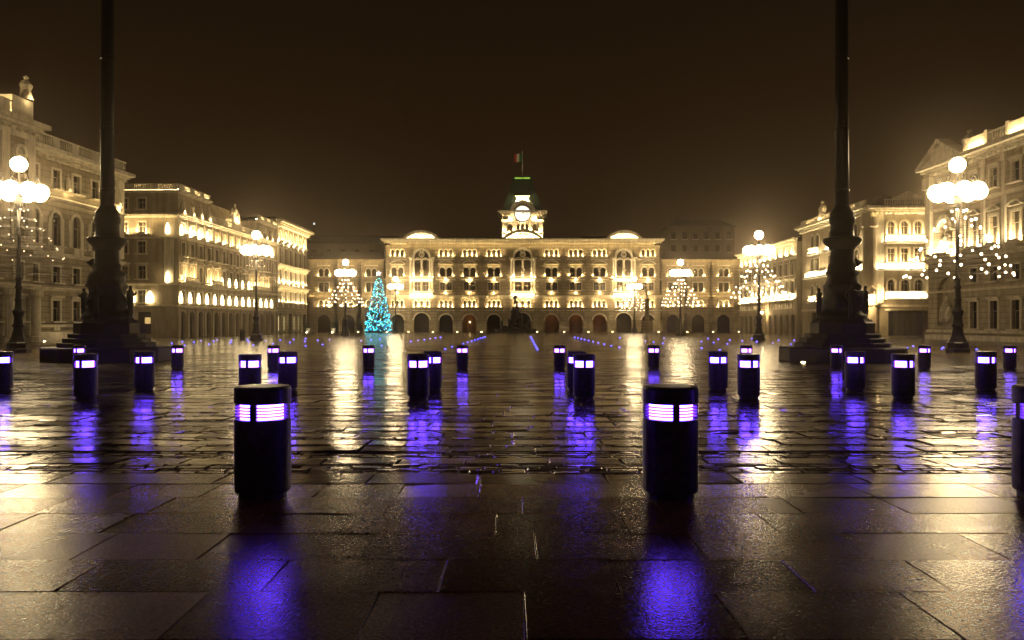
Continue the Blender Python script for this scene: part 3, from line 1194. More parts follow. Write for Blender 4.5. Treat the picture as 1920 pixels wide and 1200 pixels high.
for i, u in enumerate(ub):
    m = MB(FA)
    m.box(u - 1.7, u - 1.02, -.14, 0, 0, 3.6)
    m.box(u - 1.6, u - 1.12, -.12, 0, 3.6, 12.75)
    m.box(u - 1.62, u - 1.1, -.16, 0, 12.75, 15.1)
    m.build('pilaster', M_plast, st)
m = MB(FA)
for z, pj, h in ((3.75, .35, .3), (6.55, .45, .35), (12.45, .4, .3), (15.15, .8, .55)):
    cornice(m, 0, L1, z, pj, h)
m.build('cornice', M_trim, st)
# balconies
for (a, b) in ((0.3, 4.6), (8.9, 12.6), (24.6, 33.5)):
    m = MB(FA)
    m.box(a, b, -1.0, -.46, 6.75, 6.93)
    balustrade(m, a, b, 6.93, .7, -.9, .3)
    m.build('balcony', M_trim, st)
    lamp_bar(st, FA, a + .2, b - .2, -.75, 6.98, .06, E_flood)
# sea-side face
for u in (D1 - 9.2, D1 - 6.9, D1 - 4.6, D1 - 2.0 - 0.0, D1 - 11.5):
    for z, w, h, kw in ((16.2, 1.0, 1.35, {}), (13.1, 1.0, 1.45, dict(lamp='sill')), (10.6, 1.0, 1.5, {}), (7.4, 1.05, 1.6, dict(hood='flat')), (4.4, 1.0, 1.5, {})):
        if u > D1 - 2.5:
            continue
        put_window(st, FB, u, z, opB, w=w, h=h, **kw)
for u in (D1 - 3.4, D1 - 5.75, D1 - 8.05, D1 - 10.35):
    glow_oval(st, FB, u, -.35, 4.3, 5.8, 1.0, E_oval)
for z in (6.9, 13.0):
    glow_oval(st, FB, D1 - 1.1, -.45, z, z + 1.4, .6, E_oval)
lamp_bar(st, FB, 2, D1 - .2, -.55, 14.85, .05, E_line)
opB.append((D1 - 8.6, 2.2, 0, 3.4, True))
opB.append((D1 - 4.3, 1.8, 0.4, 3.2, False))
m = MB(FB)
wall_sheet(m, 0, D1, -1, 18.4, opB)
m.build('wall', M_plast, st)
m = MB(FB)
m.box(D1 - 9.8, D1 - 7.4, .8, .9, -.3, 3.6)
m.box(D1 - 5.3, D1 - 3.3, .5, .6, -.3, 3.6)
m.build('doorway_recess', M_dark, st)
m = MB(FB)
m.box(D1 - 4.4, D1 - 3.7, .44, .498, 1.7, 2.5)
m.build('lit_pane', E_room, st)
m = MB(FB)
for z, pj, h in ((3.75, .3, .3), (6.55, .4, .3), (12.45, .35, .25), (15.15, .7, .5), (18.2, .45, .35)):
    cornice(m, 0, D1, z, pj, h)
m.box(D1 - 1.7, D1 - .5, -.14, 0, 6.9, 12.4)
m.build('cornice', M_trim, st)
# attic pavilions, balustrades
for (a, b) in ((0.0, 9.5), (29.0, 39.0)):
    m = MB(FA)
    wall_sheet(m, a, b, 15.7, 18.4, [(a + 1.6 + 2.72 * i, 1.0, 16.0, 17.5, False) for i in range(3)])
    if a > 1:
        m.box(a, a + .02, 0.01, D1, 15.7, 18.4)
    m.box(b - .02, b, 0.01, D1, 15.7, 18.4)
    pav = m.build('attic_pavilion', M_plast, st)
    m = MB(FA)
    for i in range(3):
        m.box(a + 1.6 + 2.72 * i - .52, a + 1.6 + 2.72 * i + .52, .3, .34, 15.98, 17.52)
    m.build('pane', M_glass, pav)
    m = MB(FA)
    cornice(m, a, b, 18.2, .55, .4)
    balustrade(m, a, b, 18.62, .75, -.2, .3, panel=3.1)
    m.build('balustrade', M_trim, pav)
    lamp_bar(pav, FA, a + .3, b - .3, .15, 18.66, .06, E_flood)
    for i in range(4):
        u = a + .3 + 2.72 * i
        q = MB(FA)
        statue_lump(q, u, -.55, 15.7, .75, 1.9, 50 + i + int(a))
        q.build('statue', M_statue, pav)
        lamp_bar(pav, FA, u - .16, u + .16, -.95, 15.72, .12, E_flood)
m = MB(FB)
balustrade(m, 0, D1, 18.62, .75, -.2, .3, panel=3.1)
m.build('balustrade', M_trim, st)
lamp_bar(st, FB, 0.3, D1 - .3, .2, 18.66, .05, E_line)
m = MB(FA)
balustrade(m, 9.5, 29.0, 15.72, .9, -.3, .3, panel=4.5)
m.build('balustrade', M_trim, st)
lamp_bar(st, FA, 14.0, 24.0, .1, 15.75, .08, E_flood)
m = MB(FA)
m.box(17.4, 21.4, -.4, .6, 15.7, 17.2)
m.build('roof_pedestal', M_trim, st)
q = MB(FA)
for i, (du, hh) in enumerate(((-1.1, 1.7), (0, 2.5), (1.1, 1.7))):
    statue_lump(q, 19.4 + du, 0, 17.2, 1.0, hh, 80 + i)
q.build('statue_group', M_statue, st)
lamp_bar(st, FA, 18.4, 20.4, -.75, 17.2, .06, E_flood)
shell(st, L1, D1, 15.5, M_plast, ('near',))
m = MB()
m.frustum(L1 / 2, D1 / 2, 15.7, 16.1, L1 / 2 - .1, D1 / 2 - .2, L1 / 2 - .4, D1 / 2 - .6)
m.frustum(28.0, 9.0, 16.1, 20.6, 9.5, 5.5, 9.0, 3.0)
m.build('roof', M_plast, st)
# shop awning over the arcade
m = MB(FA)
m.prism([(1, 3.62), (38, 3.62), (38, 3.72), (1, 3.72)], -.55, -.15)
m.build('awning', M_plast, st)

# corner house beyond it
ZM = gz(150)
md = tag(empty('corner_house', (-41.25, 140.4, ZM), R(90)), 'tall narrow house with lit eaves and glowing shop windows, far left corner', 'house')
L2, D2 = 20.5, 14.0
op = []
ubm = [1.9 + 3.35 * i for i in range(6)]
for i, u in enumerate(ubm):
    put_window(md, FA, u, 16.4, op, w=1.4, h=1.9, arch=True, lamp='sill', fw=.2)
    put_window(md, FA, u, 12.6, op, w=1.4, h=2.7, fw=.16)
    put_window(md, FA, u, 9.3, op, w=1.5, h=2.1, hood='flat', fw=.2, lamp='jamb', lmat=E_floods)
    put_window(md, FA, u, 5.6, op, w=1.5, h=2.0, hood='flat', fw=.2, lamp='jamb', lmat=E_floods)
    op.append((u, 2.0, 0, 3.6, False))
    lamp_bar(md, FA, u - 1.9, u - 1.45, -.5, 16.2, .12, E_floods)
    lamp_bar(md, FA, u - 1.9, u - 1.45, -.5, 8.9, .12, E_floods)
m = MB(FA)
wall_sheet(m, 0, L2, -1, 19.4, op)
m.build('wall', M_rust, md)
m = MB(FA)
cornice(m, 0, L2, 19.2, 1.3, .9, .8)
cornice(m, 0, L2, 12.0, .6, .4, .6)
cornice(m, 0, L2, 8.2, .7, .4, .6)
for u in ubm:
    m.box(u - 1.85, u - 1.5, -.2, 0, 4.6, 19.0)
m.build('cornice', M_trim, md)
lamp_bar(md, FA, 0, L2, -.9, 18.5, .06, E_line)
lamp_bar(md, FA, 0, L2, -.6, 11.55, .06, E_line)
lamp_bar(md, FA, 0, L2, -.7, 7.75, .06, E_line)
for i, u in enumerate(ubm):
    m = MB(FA)
    m.box(u - 1.0, u + 1.0, .5, .6, -.3, 3.6)
    d = m.build('shop_front', M_dark, md)
    if i in (0, 1, 3, 4):
        q = MB(FA)
        q.box(u - .75, u - .45, .4, .5, .5, 3.0)
        q.box(u + .3, u + .62, .4, .5, .5, 3.0)
        q.build('lit_display', E_shop, d)
shell(md, L2, D2, 19.5, M_plast)
roof_slab(md, L2, D2, 20.1)

# government palace, nearest on the left
ZG = gz(78)
G0 = (-47.2, 50.0)
ang = math.atan2(41.0, 2.9)
gv = tag(empty('palace', (G0[0], G0[1], ZG), ang), 'ornate stone palace with a dim facade and balustraded roof, nearest on the left', 'palace')
LG, DG = 41.1, 15.0
op = []
opr = []
bg = [25.95 + 3.25 * i for i in range(5)]
FR = frame_mat(0, -.9, 0)
bgr = [2.2 + 3.4 * i for i in range(7)]
for ff, us, oo in ((FA, bg, op), (FR, bgr, opr)):
    for u in us:
        put_window(gv, ff, u, 15.0, oo, w=1.2, h=1.9, fw=.18)
        put_window(gv, ff, u, 9.4, oo, w=1.35, h=3.3, arch=True, fw=.3, sill=True)
        put_window(gv, ff, u, 5.75, oo, w=1.2, h=1.6, fw=.16)
        put_window(gv, ff, u, 1.95, oo, w=1.2, h=2.0, fw=.24, hood='flat')
m = MB(FA)
wall_sheet(m, 24.6, LG, -1, 18.0, op)
m.build('wall', M_rust, gv)
m = MB(FR)
wall_sheet(m, 0, 24.6, -1, 18.6, opr)
m.box(24.58, 24.6, 0.01, .9, -1, 18.6)
m.build('central_wall', M_rust, gv)
m = MB(FA)
cornice(m, 24.6, LG, 17.9, 1.2, .8, .9)
cornice(m, 24.6, LG, 13.8, .4, .35)
cornice(m, 24.6, LG, 8.3, .4, .4)
cornice(m, 24.6, LG, 4.9, .4, .35)
m.box(24.6, LG, -.22, 0, 1.35, 1.6)
m.box(24.6, LG, -.35, 0, -.5, .9)
for u in bg:
    m.box(u - .8, u + .8, -.35, 0, 8.72, 9.25)
    for d in (-1.1, 1.1):
        m.box(u + d - .1, u + d + .1, -.1, 0, 9.3, 12.2)
    m.box(u - .5, u + .5, -.16, 0, 1.0, 1.35)
m.box(LG - 1.5, LG, -.2, 0, 9.0, 17.8)
m.build('cornice', M_trim, gv)
m = MB(FR)
cornice(m, 0, 24.6, 19.3, 1.3, .9, 1.0)
cornice(m, 0, 24.6, 13.8, .4, .35)
cornice(m, 0, 24.6, 8.5, .6, .5)
cornice(m, 0, 24.6, 4.9, .6, .4)
m.box(0, 24.6, -.3, 0, 18.6, 19.3)
for u in (23.9, 20.5, 17.1, 13.7):
    m.box(u - .5, u + .5, -.35, 0, 9.0, 19.2)
    m.lathe([(.6, 0), (.6, .5), (.42, .6), (.4, 4.0), (.6, 4.3), (.6, 4.8)], 12, u, -.75, 0)
m.box(21.4, 24.2, -.25, 1.2, 20.2, 22.2)
m.arc(22.6, 17.2, .5, .8, 0, 2 * PI, -.3, 0, 14)
m.build('central_trim', M_trim, gv)
m = MB(FA)
balustrade(m, 24.7, LG, 18.75, 1.25, -.3, .34, panel=3.25)
m.build('balustrade', M_trim, gv)
lamp_bar(gv, FA, 25, LG - .3, .35, 18.8, .08, E_flood)
m = MB(FR)
balustrade(m, 0, 21.4, 20.25, 1.3, -.3, .34, panel=3.25)
m.build('balustrade', M_trim, gv)
lamp_bar(gv, FR, 2, 21, .35, 20.3, .08, E_flood)
q = MB(FR)
statue_lump(q, 23.3, -.2, 22.2, 1.3, 2.2, 5)
q.build('roof_statue', M_statue, gv)
lamp_bar(gv, FR, 23.2, 23.5, -.95, 22.2, .06, E_flood)
for u in (29.2 + 1.63, LG - 1.1):
    q = MB(FA)
    statue_lump(q, u, -.22, 15.0, .6, 1.8, int(u))
    q.build('niche_statue', M_statue, gv)
    lamp_bar(gv, FA, u - .12, u + .12, -.6, 14.5, .12, E_flood)
lamp_bar(gv, FA, 25, LG, -.9, 14.3, .04, E_line)
shell(gv, LG, DG, 18.0, M_plast)
roof_slab(gv, LG, DG, 18.7)

# ------------------------------------------------------------------ RIGHT SIDE PALACES (local x runs towards the camera)
# bank building at the far right
ZP = gz(148)
pt = tag(empty('palace', (46.8, 164.5, ZP), R(-90)), 'pale palace with tall lit pilasters, far right corner of the square', 'palace')
L3, D3 = 33.0, 14.0
op = []
up = [1.7 + 2.95 * i for i in range(11)]
for i, u in enumerate(up):
    put_window(pt, FA, u, 13.2, op, w=1.2, h=1.4, fw=.16, lamp='sill', lmat=E_floods)
    put_window(pt, FA, u, 9.9, op, w=1.2, h=2.0, fw=.14)
    put_window(pt, FA, u, 6.9, op, w=1.25, h=2.0, fw=.18, hood='flat')
    put_window(pt, FA, u, 4.4, op, w=1.0, h=1.1, fw=.12)
    op.append((u, 1.5, 0, 3.2, False))
    lamp_bar(pt, FA, u - .75, u + .75, -.7, 6.0, .13, E_floods)
    if 3 <= i <= 8:
        lamp_bar(pt, FA, u - 1.7, u - 1.25, -.65, 7.1, .14, E_floods)
m = MB(FA)
wall_sheet(m, 0, L3, -1, 15.3, op)
m.build('wall', M_plast, pt)
m = MB(FA)
cornice(m, 0, L3, 15.2, .9, .7, .6)
cornice(m, 0, L3, 12.5, .4, .35)
cornice(m, 0, L3, 5.5, .45, .4)
for i, u in enumerate(up):
    m.box(u - 1.68, u - 1.27, -.3 if 3 <= i <= 8 else -.12, 0, 6.0, 12.4)
m.build('cornice', M_trim, pt)
m = MB(FA)
for u in up:
    m.box(u - .9, u + .9, .5, .6, -.3, 3.4)
m.build('shop_front', M_dark, pt)
lamp_bar(pt, FA, 17.6, 18.0, -1.0, 3.6, .3, E_flood, 'wall_lantern')
lamp_bar(pt, FA, 0, L3, -.7, 14.85, .05, E_line)
shell(pt, L3, D3, 15.3, M_plast)
roof_slab(pt, L3, D3, 15.9)

# hotel
ZH = gz(112)
ho = tag(empty('hotel', (46.8, 129.0, ZH), R(-90)), 'hotel with white lit balcony bands and rows of arched windows behind the right flag column', 'hotel')
L4, D4 = 24.0, 20.0
FC = frame_mat(L4, 0, R(90))
op = []
for g in (5.6, 12.4, 19.2):
    for d in (-1.0, 1.0):
        u = g + d
        put_window(ho, FA, u, 13.4, op, w=1.1, h=1.9, arch=True, fw=.28, lamp='panel')
        put_window(ho, FA, u, 9.8, op, w=1.1, h=1.9, fw=.2, lamp='panel')
        put_window(ho, FA, u, 6.0, op, w=1.1, h=1.6, arch=True, fw=.24, lamp='panel')
    op.append((g, 3.2, 0, 3.4, False))
m = MB(FA)
wall_sheet(m, 0, L4, -1, 16.6, op)
m.build('wall', M_plast, ho)
op2 = []
cols = [3.0 + 1.78 * i for i in range(3)] + [10.5 + 1.78 * i for i in range(3)] + [17.0]
for u in cols:
    put_window(ho, FC, u, 13.4, op2, w=1.0, h=1.75, arch=True, fw=.26, lamp='sill', lh=.05)
    put_window(ho, FC, u, 9.8, op2, w=1.0, h=1.8, fw=.2, lamp='sill', lh=.05)
    put_window(ho, FC, u, 6.0, op2, w=1.0, h=1.5, arch=True, fw=.24)
op2.append((4.9, 4.6, 0.1, 3.3, False))
m = MB(FC)
wall_sheet(m, 0, D4, -1, 16.6, op2)
m.build('wall', M_plast, ho)
for fr, spans in ((FA, ((3.8, 7.4), (10.6, 14.2), (17.4, 21.0))), (FC, ((2.1, 7.5), (9.6, 15.0)))):
    for (a, b) in spans:
        for z in (12.45, 8.85, 5.05):
            m = MB(fr)
            a2, b2 = (a - 1.7, b + 1.7) if z == 8.85 else (a, b)
            if fr is FC and z == 8.85:
                a2, b2 = (0.9, 7.2) if a < 5 else (a, b)
            m.box(a2, b2, -.3, 0, z, z + .75)
            m.box(a2 - .1, b2 + .1, -.75, 0, z - .2, z - .003)
            m.build('balcony_band', M_white, ho)
            lamp_bar(ho, fr, a2, b2, -.62, z + .02, .1, E_floods)
m = MB(FA)
cornice(m, 0, L4, 16.3, 1.1, .8, .6)
m.build('cornice', M_trim, ho)
m = MB(FA)
m.box(0, L4, -.15, 0, 3.6, 3.9)
m.build('string_course', M_trim, ho)
m = MB(FC)
cornice(m, 0, D4, 16.3, 1.1, .8, .6)
m.box(0, D4, -.15, 0, 3.9, 4.2)
m.box(0.1, 1.9, -.25, 0, 4.4, 16.2)
m.box(0.1, 1.9, -.4, 0, 14.4, 15.6)
m.build('cornice', M_trim, ho)
m = MB(FC)
m.box(2.2, 7.6, -1.3, 0, 3.4, 3.6)
m.build('canopy', M_trim, ho)
m = MB()
m.lathe([(1.0, -.8), (1.0, 4.0), (1.2, 4.1), (1.2, 4.4), (.9, 4.5), (.9, 14.3), (1.1, 14.5), (1.1, 15.6), (1.0, 16.2)], 16, L4 - .35, .35)
m.build('corner_pier', M_plast, ho)
m = MB(FA)
balustrade(m, .5, L4, 17.12, .85, -.3, .32, panel=6.8)
m.build('balustrade', M_trim, ho)
lamp_bar(ho, FA, 1, L4 - 1, .2, 17.15, .06, E_flood)
m = MB(FC)
balustrade(m, 1.9, D4, 17.12, .9, -.3, .32)
m.prism([(3.0, 18.1), (7.2, 18.1), (5.1, 19.1)], -.4, .2)
m.build('balustrade', M_trim, ho)
lamp_bar(ho, FC, 2, D4, .25, 17.15, .05, E_line)
lamp_bar(ho, FC, .2, D4, -.9, 15.9, .05, E_line)
q = MB(FA)
statue_lump(q, 9.0, -.2, 17.1, 1.5, 3.0, 61)
q.build('roof_statue', M_statue, ho)
lamp_bar(ho, FA, 8.6, 9.4, -1.0, 17.12, .10, E_flood)
m = MB(FC)
m.box(2.5, 7.3, .5, .6, -.3, 3.5)
m.build('shop_front', M_dark, ho)
m = MB(FC)
for i in range(7):
    m.box(2.75 + .72 * i, 2.82 + .72 * i, .42, .498, .1, 3.2)
m.box(2.6, 7.2, .425, .497, 2.3, 2.4)
m.build('shop_bars', M_iron, ho)
m = MB(FA)
for g in (5.6, 12.4, 19.2):
    m.box(g - 1.7, g + 1.7, .5, .6, -.3, 3.5)
m.build('shop_front', M_dark, ho)
q = MB(FC)
q.sphere((-.2, -1.4, 5.0), .42, 10, 8)
q.build('wall_lantern', E_flood, ho)
q = MB(FC)
q.lathe([(.5, 0), (.62, .5), (.3, .9), (.06, 1.2)], 8, -.2, -1.4, 5.45)
q.box(-.25, -.15, -1.4, -.1, 5.9, 6.0)
q.build('lantern_bracket', M_trim, ho)
shell(ho, L4, D4, 16.6, M_plast, ('far',))
roof_slab(ho, L4, D4, 17.05)
m = MB()
m.lathe([(1.6, 17.1), (1.6, 18.0), (1.3, 18.7), (.7, 19.2), (.1, 19.5)], 12, 19.5, 4)
m.build('roof_dome', M_roof, ho)

# shipping company palace nearest on the right
ZL = gz(78)
ll = tag(empty('palace', (46.8, 89.9, ZL), R(-90)), 'grand stone palace with a pedimented end bay and bright balconies, nearest on the right', 'palace')
L5, D5 = 40.0, 16.0
op = []
ul = [8.9 + 3.4 * i for i in range(9)]
for u in ul:
    put_window(ll, FA, u, 14.9, op, w=1.25, h=1.9, fw=.18, hood='flat')
    put_window(ll, FA, u, 9.4, op, w=1.4, h=2.75, fw=.26, hood='seg', hgap=.35, lamp='sill', lmat=E_floods, lh=.16)
    put_window(ll, FA, u, 5.85, op, w=1.15, h=1.4, fw=.14)
    put_window(ll, FA, u, 1.2, op, w=1.2, h=2.7, fw=.22, hood='flat', hgap=0.0)
op.append((3.6, 2.6, 9.3, 13.0, True))
op.append((3.6, 3.4, 1.4, 6.6, True))
m = MB(FA)
wall_sheet(m, 0, L5, -1, 18.6, op, .5)
m.build('wall', M_rust2, ll)
m = MB(FA)
m.box(2.1, 5.1, .5, .6, 9.2, 13.1)
m.box(1.7, 5.5, .5, .6, 1.2, 6.7)
m.build('niche_back', M_plast, ll)
for z, h, s in ((9.35, 2.7, 1), (1.9, 2.8, 2)):
    for i, (du, k) in enumerate(((-.55, .75), (.1, 1.0), (.7, .7))):
        q = MB(FA)
        statue_lump(q, 3.6 + du, .05 if s == 1 else 0, z, .95, h * k, 30 + i + 7 * s)
        q.build('statue', M_statue, ll)
lamp_bar(ll, FA, 2.3, 4.9, -.72, 9.12, .22, E_floods)
lamp_bar(ll, FA, 1.0, 1.6, -.7, 9.12, .2, E_floods)
lamp_bar(ll, FA, 5.6, 6.2, -.7, 9.12, .2, E_floods)
m = MB(FA)
cornice(m, 0, L5, 18.2, 1.2, .9, .55)
cornice(m, 0, L5, 14.0, .3, .3)
cornice(m, 0, L5, 8.3, .55, .45)
cornice(m, 0, L5, 5.0, .2, .25)
m.box(0, L5, -.28, 0, .75, 1.0)
m.box(0, L5, -.4, 0, -.5, .45)
m.arc(3.6, 11.7, 1.3, 1.75, 0, PI, -.35, 0, 12)
m.box(1.7, 5.5, -.9, 0, 8.75, 9.1)
m.prism([(-.9, 19.15), (8.0, 19.15), (3.55, 21.3)], -.5, .4)
m.prism([(-1.0, 19.1), (-.3, 19.1), (3.55, 21.2), (3.55, 21.65)], -1.0, .5)
m.prism([(7.4, 19.1), (8.1, 19.1), (3.55, 21.65), (3.55, 21.2)], -1.0, .5)
for u in (.6, 6.6):
    m.box(u - .5, u + .5, -.4, 0, 8.8, 17.2)
    m.box(u - .75, u + .75, -.65, 0, 16.6, 17.9)
for u in ul:
    m.box(u - 1.95, u - 1.45, -.2, 0, 8.8, 18.0)
    m.box(u - 2.0, u - 1.4, -.3, 0, 17.2, 17.8)
    m.box(u - 1.1, u + 1.1, -.7, 0, 8.78, 9.15)
m.build('cornice', M_trim, ll)
m = MB(FA)
for i in range(10):
    u = 8.4 + 3.4 * i
    if u + 3 > L5:
        break
    m.box(u, u + 2.9, -.35, .1, 19.12, 20.5) if i % 2 == 0 else balustrade(m, u, u + 2.9, 19.12, 1.3, -.2, .4)
    m.box(u + 2.9, u + 3.4, -.4, .2, 19.12, 20.7)
m.build('balustrade', M_trim, ll)
for i in range(0, 9, 2):
    lamp_bar(ll, FA, 8.5 + 3.4 * i, 11.2 + 3.4 * i, -.7, 19.15, .08, E_flood)
for i in range(1, 9, 2):
    lamp_bar(ll, FA, 8.5 + 3.4 * i, 11.2 + 3.4 * i, .2, 19.15, .06, E_flood)
shell(ll, L5, D5, 18.6, M_plast)
roof_slab(ll, L5, D5, 19.1)
q = MB(FA)
statue_lump(q, 7.6, .3, 19.1, 1.6, 2.6, 66)
q.build('roof_statue', M_statue, ll)
lamp_bar(ll, FA, 7.4, 7.9, -.9, 19.15, .07, E_flood)

# ------------------------------------------------------------------ buildings and hill behind the town hall
def back_house(x0, x1, Y, H, cols, rows, label, name='apartment_house'):
    r = tag(empty(name, ((x0 + x1) / 2, Y, 0)), label, 'house')
    w = (x1 - x0) / 2
    ops = []
    for c in range(cols):
        for q in range(rows):
            u = -w + (c + .5) * 2 * w / cols
            put_window(r, F0, u, H - 3.2 - q * 3.3, ops, w=1.2, h=1.8, sash=False, fw=.15, fmat=M_dim)
    m = MB()
    wall_sheet(m, -w, w, -1, H, ops)
    m.box(-w, -w + .02, .01, 12, -1, H)
    m.box(w - .02, w, .01, 12, -1, H)
    cornice(m, -w, w, H - .3, .5, .5)
    m.build('wall', M_dim, r)
    m = MB()
    m.frustum(0, 6, H + .2, H + 2.6, w, 6, w - 3, 2)
    m.build('roof', M_roof, r)
    return r
bh1 = back_house(-56, -27, 205, 22.0, 8, 2, 'dim house behind the left wing of the town hall')
bh2 = back_house(40, 57, 205, 26.5, 6, 4, 'dim tall block of flats behind the right wing of the town hall')
back_house(17, 39, 225, 24.0, 7, 2, 'dim long house behind the town hall, just right of the clock tower')
hm = MB()
rows = []
for j in range(9):
    Y = 300 + j * 42
    row = []
    for i in range(41):
        X = -400 + i * 20
        h = 52 * math.exp(-((X + 60) / 170.0) ** 2) * min(1, j / 5.0) + 10 * min(1, j / 4.0) * (0.5 + mnoise.noise(Vector((X * .01, Y * .01, 3)))) - .5
        row.append((X, Y, max(h, -.5)))
    rows.append(row)
for a, b in zip(rows, rows[1:]):
    for i in range(40):
        hm.quad(a[i], a[i + 1], b[i + 1], b[i])
struct(hm.build('hill', M_roof))
# far lights standing on the roofs behind
def mast_light(x, y, z0, z1, mat, label, slant=False):
    r = tag(empty('roof_lamp', (x, y, z0)), label, 'lamp')
    q = MB()
    q.tube([(0, 0, -.6), (0, 0, z1 - z0)], .06, 6)
    q.build('pole', M_iron, r)
    q = MB()
    if slant:
        q.tube([(-.3, 0, z1 - z0), (.9, 0, z1 - z0 + 1.4)], .16, 6)
        q.build('tube_light', mat, r)
        q = MB()
        q.sphere((-.3, 0, z1 - z0), .22, 8, 6)
        q.sphere((.9, 0, z1 - z0 + 1.4), .22, 8, 6)
        q.build('bulb', E_farw, r)
    else:
        q.sphere((0, 0, z1 - z0 + .2), .22, 8, 6)
        q.build('bulb', mat, r)
def far_xy(px, py, Y):
    return (px - 960) * Y / FPX, CAMZ + (604 - py) * Y / FPX
x, z = far_xy(588, 461, 211)
mast_light(x, 211, 22.2, z, E_red, 'slanted red light tube between two white bulbs, left behind the town hall', True)
x, z = far_xy(589, 421, 211)
mast_light(x, 211, 23.0, z, E_farw, 'single white roof light high above the slanted red light, left of the town hall')
x, z = far_xy(795, 425, 420)
mast_light(x, 420, 36.0, z, E_red, 'tiny red light on the hill above the left round pediment of the town hall')

# ------------------------------------------------------------------ STREET CANDELABRA with string-light cones
def make_lamp():
    root = empty('street_lamp', (0, 0, 0))
    m = MB()
    m.lathe([(.66, -.1), (.66, .22), (.58, .26), (.58, .55), (.50, .62), (.36, .95), (.28, 1.3), (.25, 1.5)], 8, ph=PI / 8)
    m.build('base', M_iron, root)
    m = MB()
    m.lathe([(.30, 1.45), (.34, 1.55), (.26, 1.66), (.23, 2.0), (.30, 2.25), (.34, 2.35), (.20, 2.5), (.17, 2.9), (.22, 3.0), (.17, 3.1), (.15, 3.6), (.22, 3.72), (.15, 3.84),
             (.135, 4.1), (.2, 4.2), (.12, 4.32), (.105, 6.5), (.09, 8.2)], 12)
    m.build('shaft', M_iron, root, smooth=True)
    m = MB()
    m.lathe([(.10, 8.15), (.2, 8.3), (.16, 8.38), (.25, 8.52), (.20, 8.6), (.29, 8.75), (.12, 8.9), (.09, 9.6), (.14, 9.75), (.08, 9.9), (.07, 10.25), (.2, 10.32)], 12)
    m.build('capital', M_iron, root, smooth=True)
    ga = MB()
    ga.sphere((0, 0, 0), .45, 12, 8)
    gm = ga.mesh('globe', E_globe, True)
    am = MB()
    am.tube([(.08, 0, 8.85), (.5, 0, 8.95), (.95, 0, 9.3), (1.12, 0, 9.75), (.98, 0, 10.0), (.82, 0, 9.85), (.88, 0, 9.68)], .035, 6)
    am.tube([(.95, 0, 9.3), (1.16, 0, 9.3), (1.2, 0, 9.05)], .035, 6)
    ame = am.mesh('arm', M_iron)
    cm = MB()
    cm.lathe([(.05, .58), (.2, .5), (.24, .33)], 8)
    cme = cm.mesh('cap', M_iron)
    for k in range(8):
        a = 2 * PI * k / 8 + .2
        o = inst('arm', ame, root, (0, 0, 0), a)
        g = inst('globe', gm, root, (1.12 * math.cos(a), 1.12 * math.sin(a), 9.15))
    t = MB()
    t.sphere((0, 0, 0), .44, 12, 8)
    inst('globe', t.mesh('top_globe', E_globe, True), root, (0, 0, 10.7))
    return root

LAMPS = [(-28.0, 45.4, 'left street lamp nearest the camera, partly cut by the picture edge'),
         (25.4, 45.6, 'right street lamp nearest the camera, in front of the grand stone palace'),
         (-26.0, 81.3, 'left street lamp standing before the long palace with bright lamp rows'),
         (25.1, 81.3, 'right street lamp between the flag column and the far pale palace'),
         (-24.5, 117.8, 'left street lamp beside the blue lit tree, its string lights in a full cone'),
         (24.8, 117.8, 'right street lamp before the right wing of the town hall'),
         (-23.3, 160.0, 'left street lamp close to the town hall without string lights'),
         (24.5, 160.0, 'right street lamp close to the town hall under its right pediment')]
proto = make_lamp()
TIERS = [(8.15, .5), (7.62, .9), (7.1, 1.3), (6.55, 1.7), (6.0, 2.05), (5.45, 2.4), (4.92, 2.65), (4.45, 2.85)]
BULBS = {}
def bulb_mesh(br, mat):
    if (br, mat.name) not in BULBS:
        q = MB()
        q.sphere((0, 0, 0), br, 6, 4)
        BULBS[(br, mat.name)] = q.mesh('bulb', mat, True)
    return BULBS[(br, mat.name)]
def make_garland(X, Y, mode, label, seed):
    r = random.Random(seed)
    g = tag(empty('light_garland', (X, Y, gz(Y))), label, 'string lights', 'string light cones on the street lamps')
    for ti, (z, rad) in enumerate(TIERS):
        m = MB()
        n = 24
        m.tube([(rad * math.cos(2 * PI * k / n), rad * math.sin(2 * PI * k / n), z) for k in range(n)], .009, 5, True)
        sp = 8
        ph = r.uniform(0, 1)
        for k in range(sp):
            a = 2 * PI * k / sp + ph
            m.tube([(.11 * math.cos(a), .11 * math.sin(a), z + .02), (rad * math.cos(a), rad * math.sin(a), z)], .008, 4)
        ring = m.build('light_ring', M_iron, g)
        lit = mode == 'full' or (mode == 'near' and ti < 6) or (mode == 'faint' and ti < 2)
        nb = (5, 7, 8, 9, 11, 12, 13, 13)[ti]
        br = (.076 if Y < 60 else .08) if mode == 'full' else .04
        bm = bulb_mesh(br, (E_bulb if mode == 'full' else E_bulbd) if lit else M_bulbglass)
        for k in range(nb):
            a = 2 * PI * (k + r.uniform(-.22, .22)) / nb + ph
            if r.random() < .08:
                continue
            rr = rad * r.uniform(.93, 1.02)
            o = inst('bulb', bm, ring, (rr * math.cos(a), rr * math.sin(a), z - .04 + r.uniform(-.04, .02)))
            k_ = r.uniform(.85, 1.15)
            o.scale = (k_, k_, k_)
MODE = ['near', 'full', 'faint', 'full', 'full', 'full', None, 'full']
GL = ['mostly dark string light cone on the left lamp nearest the camera', 'bright string light cone on the right street lamp nearest the camera',
      'faint string light cone on the left lamp before the long palace', 'bright string light cone on the right lamp before the far pale palace',
      'bright string light cone on the left lamp beside the blue lit tree', 'bright string light cone on the right lamp before the town hall right wing', None,
      'small bright string light cone on the right lamp close to the town hall']
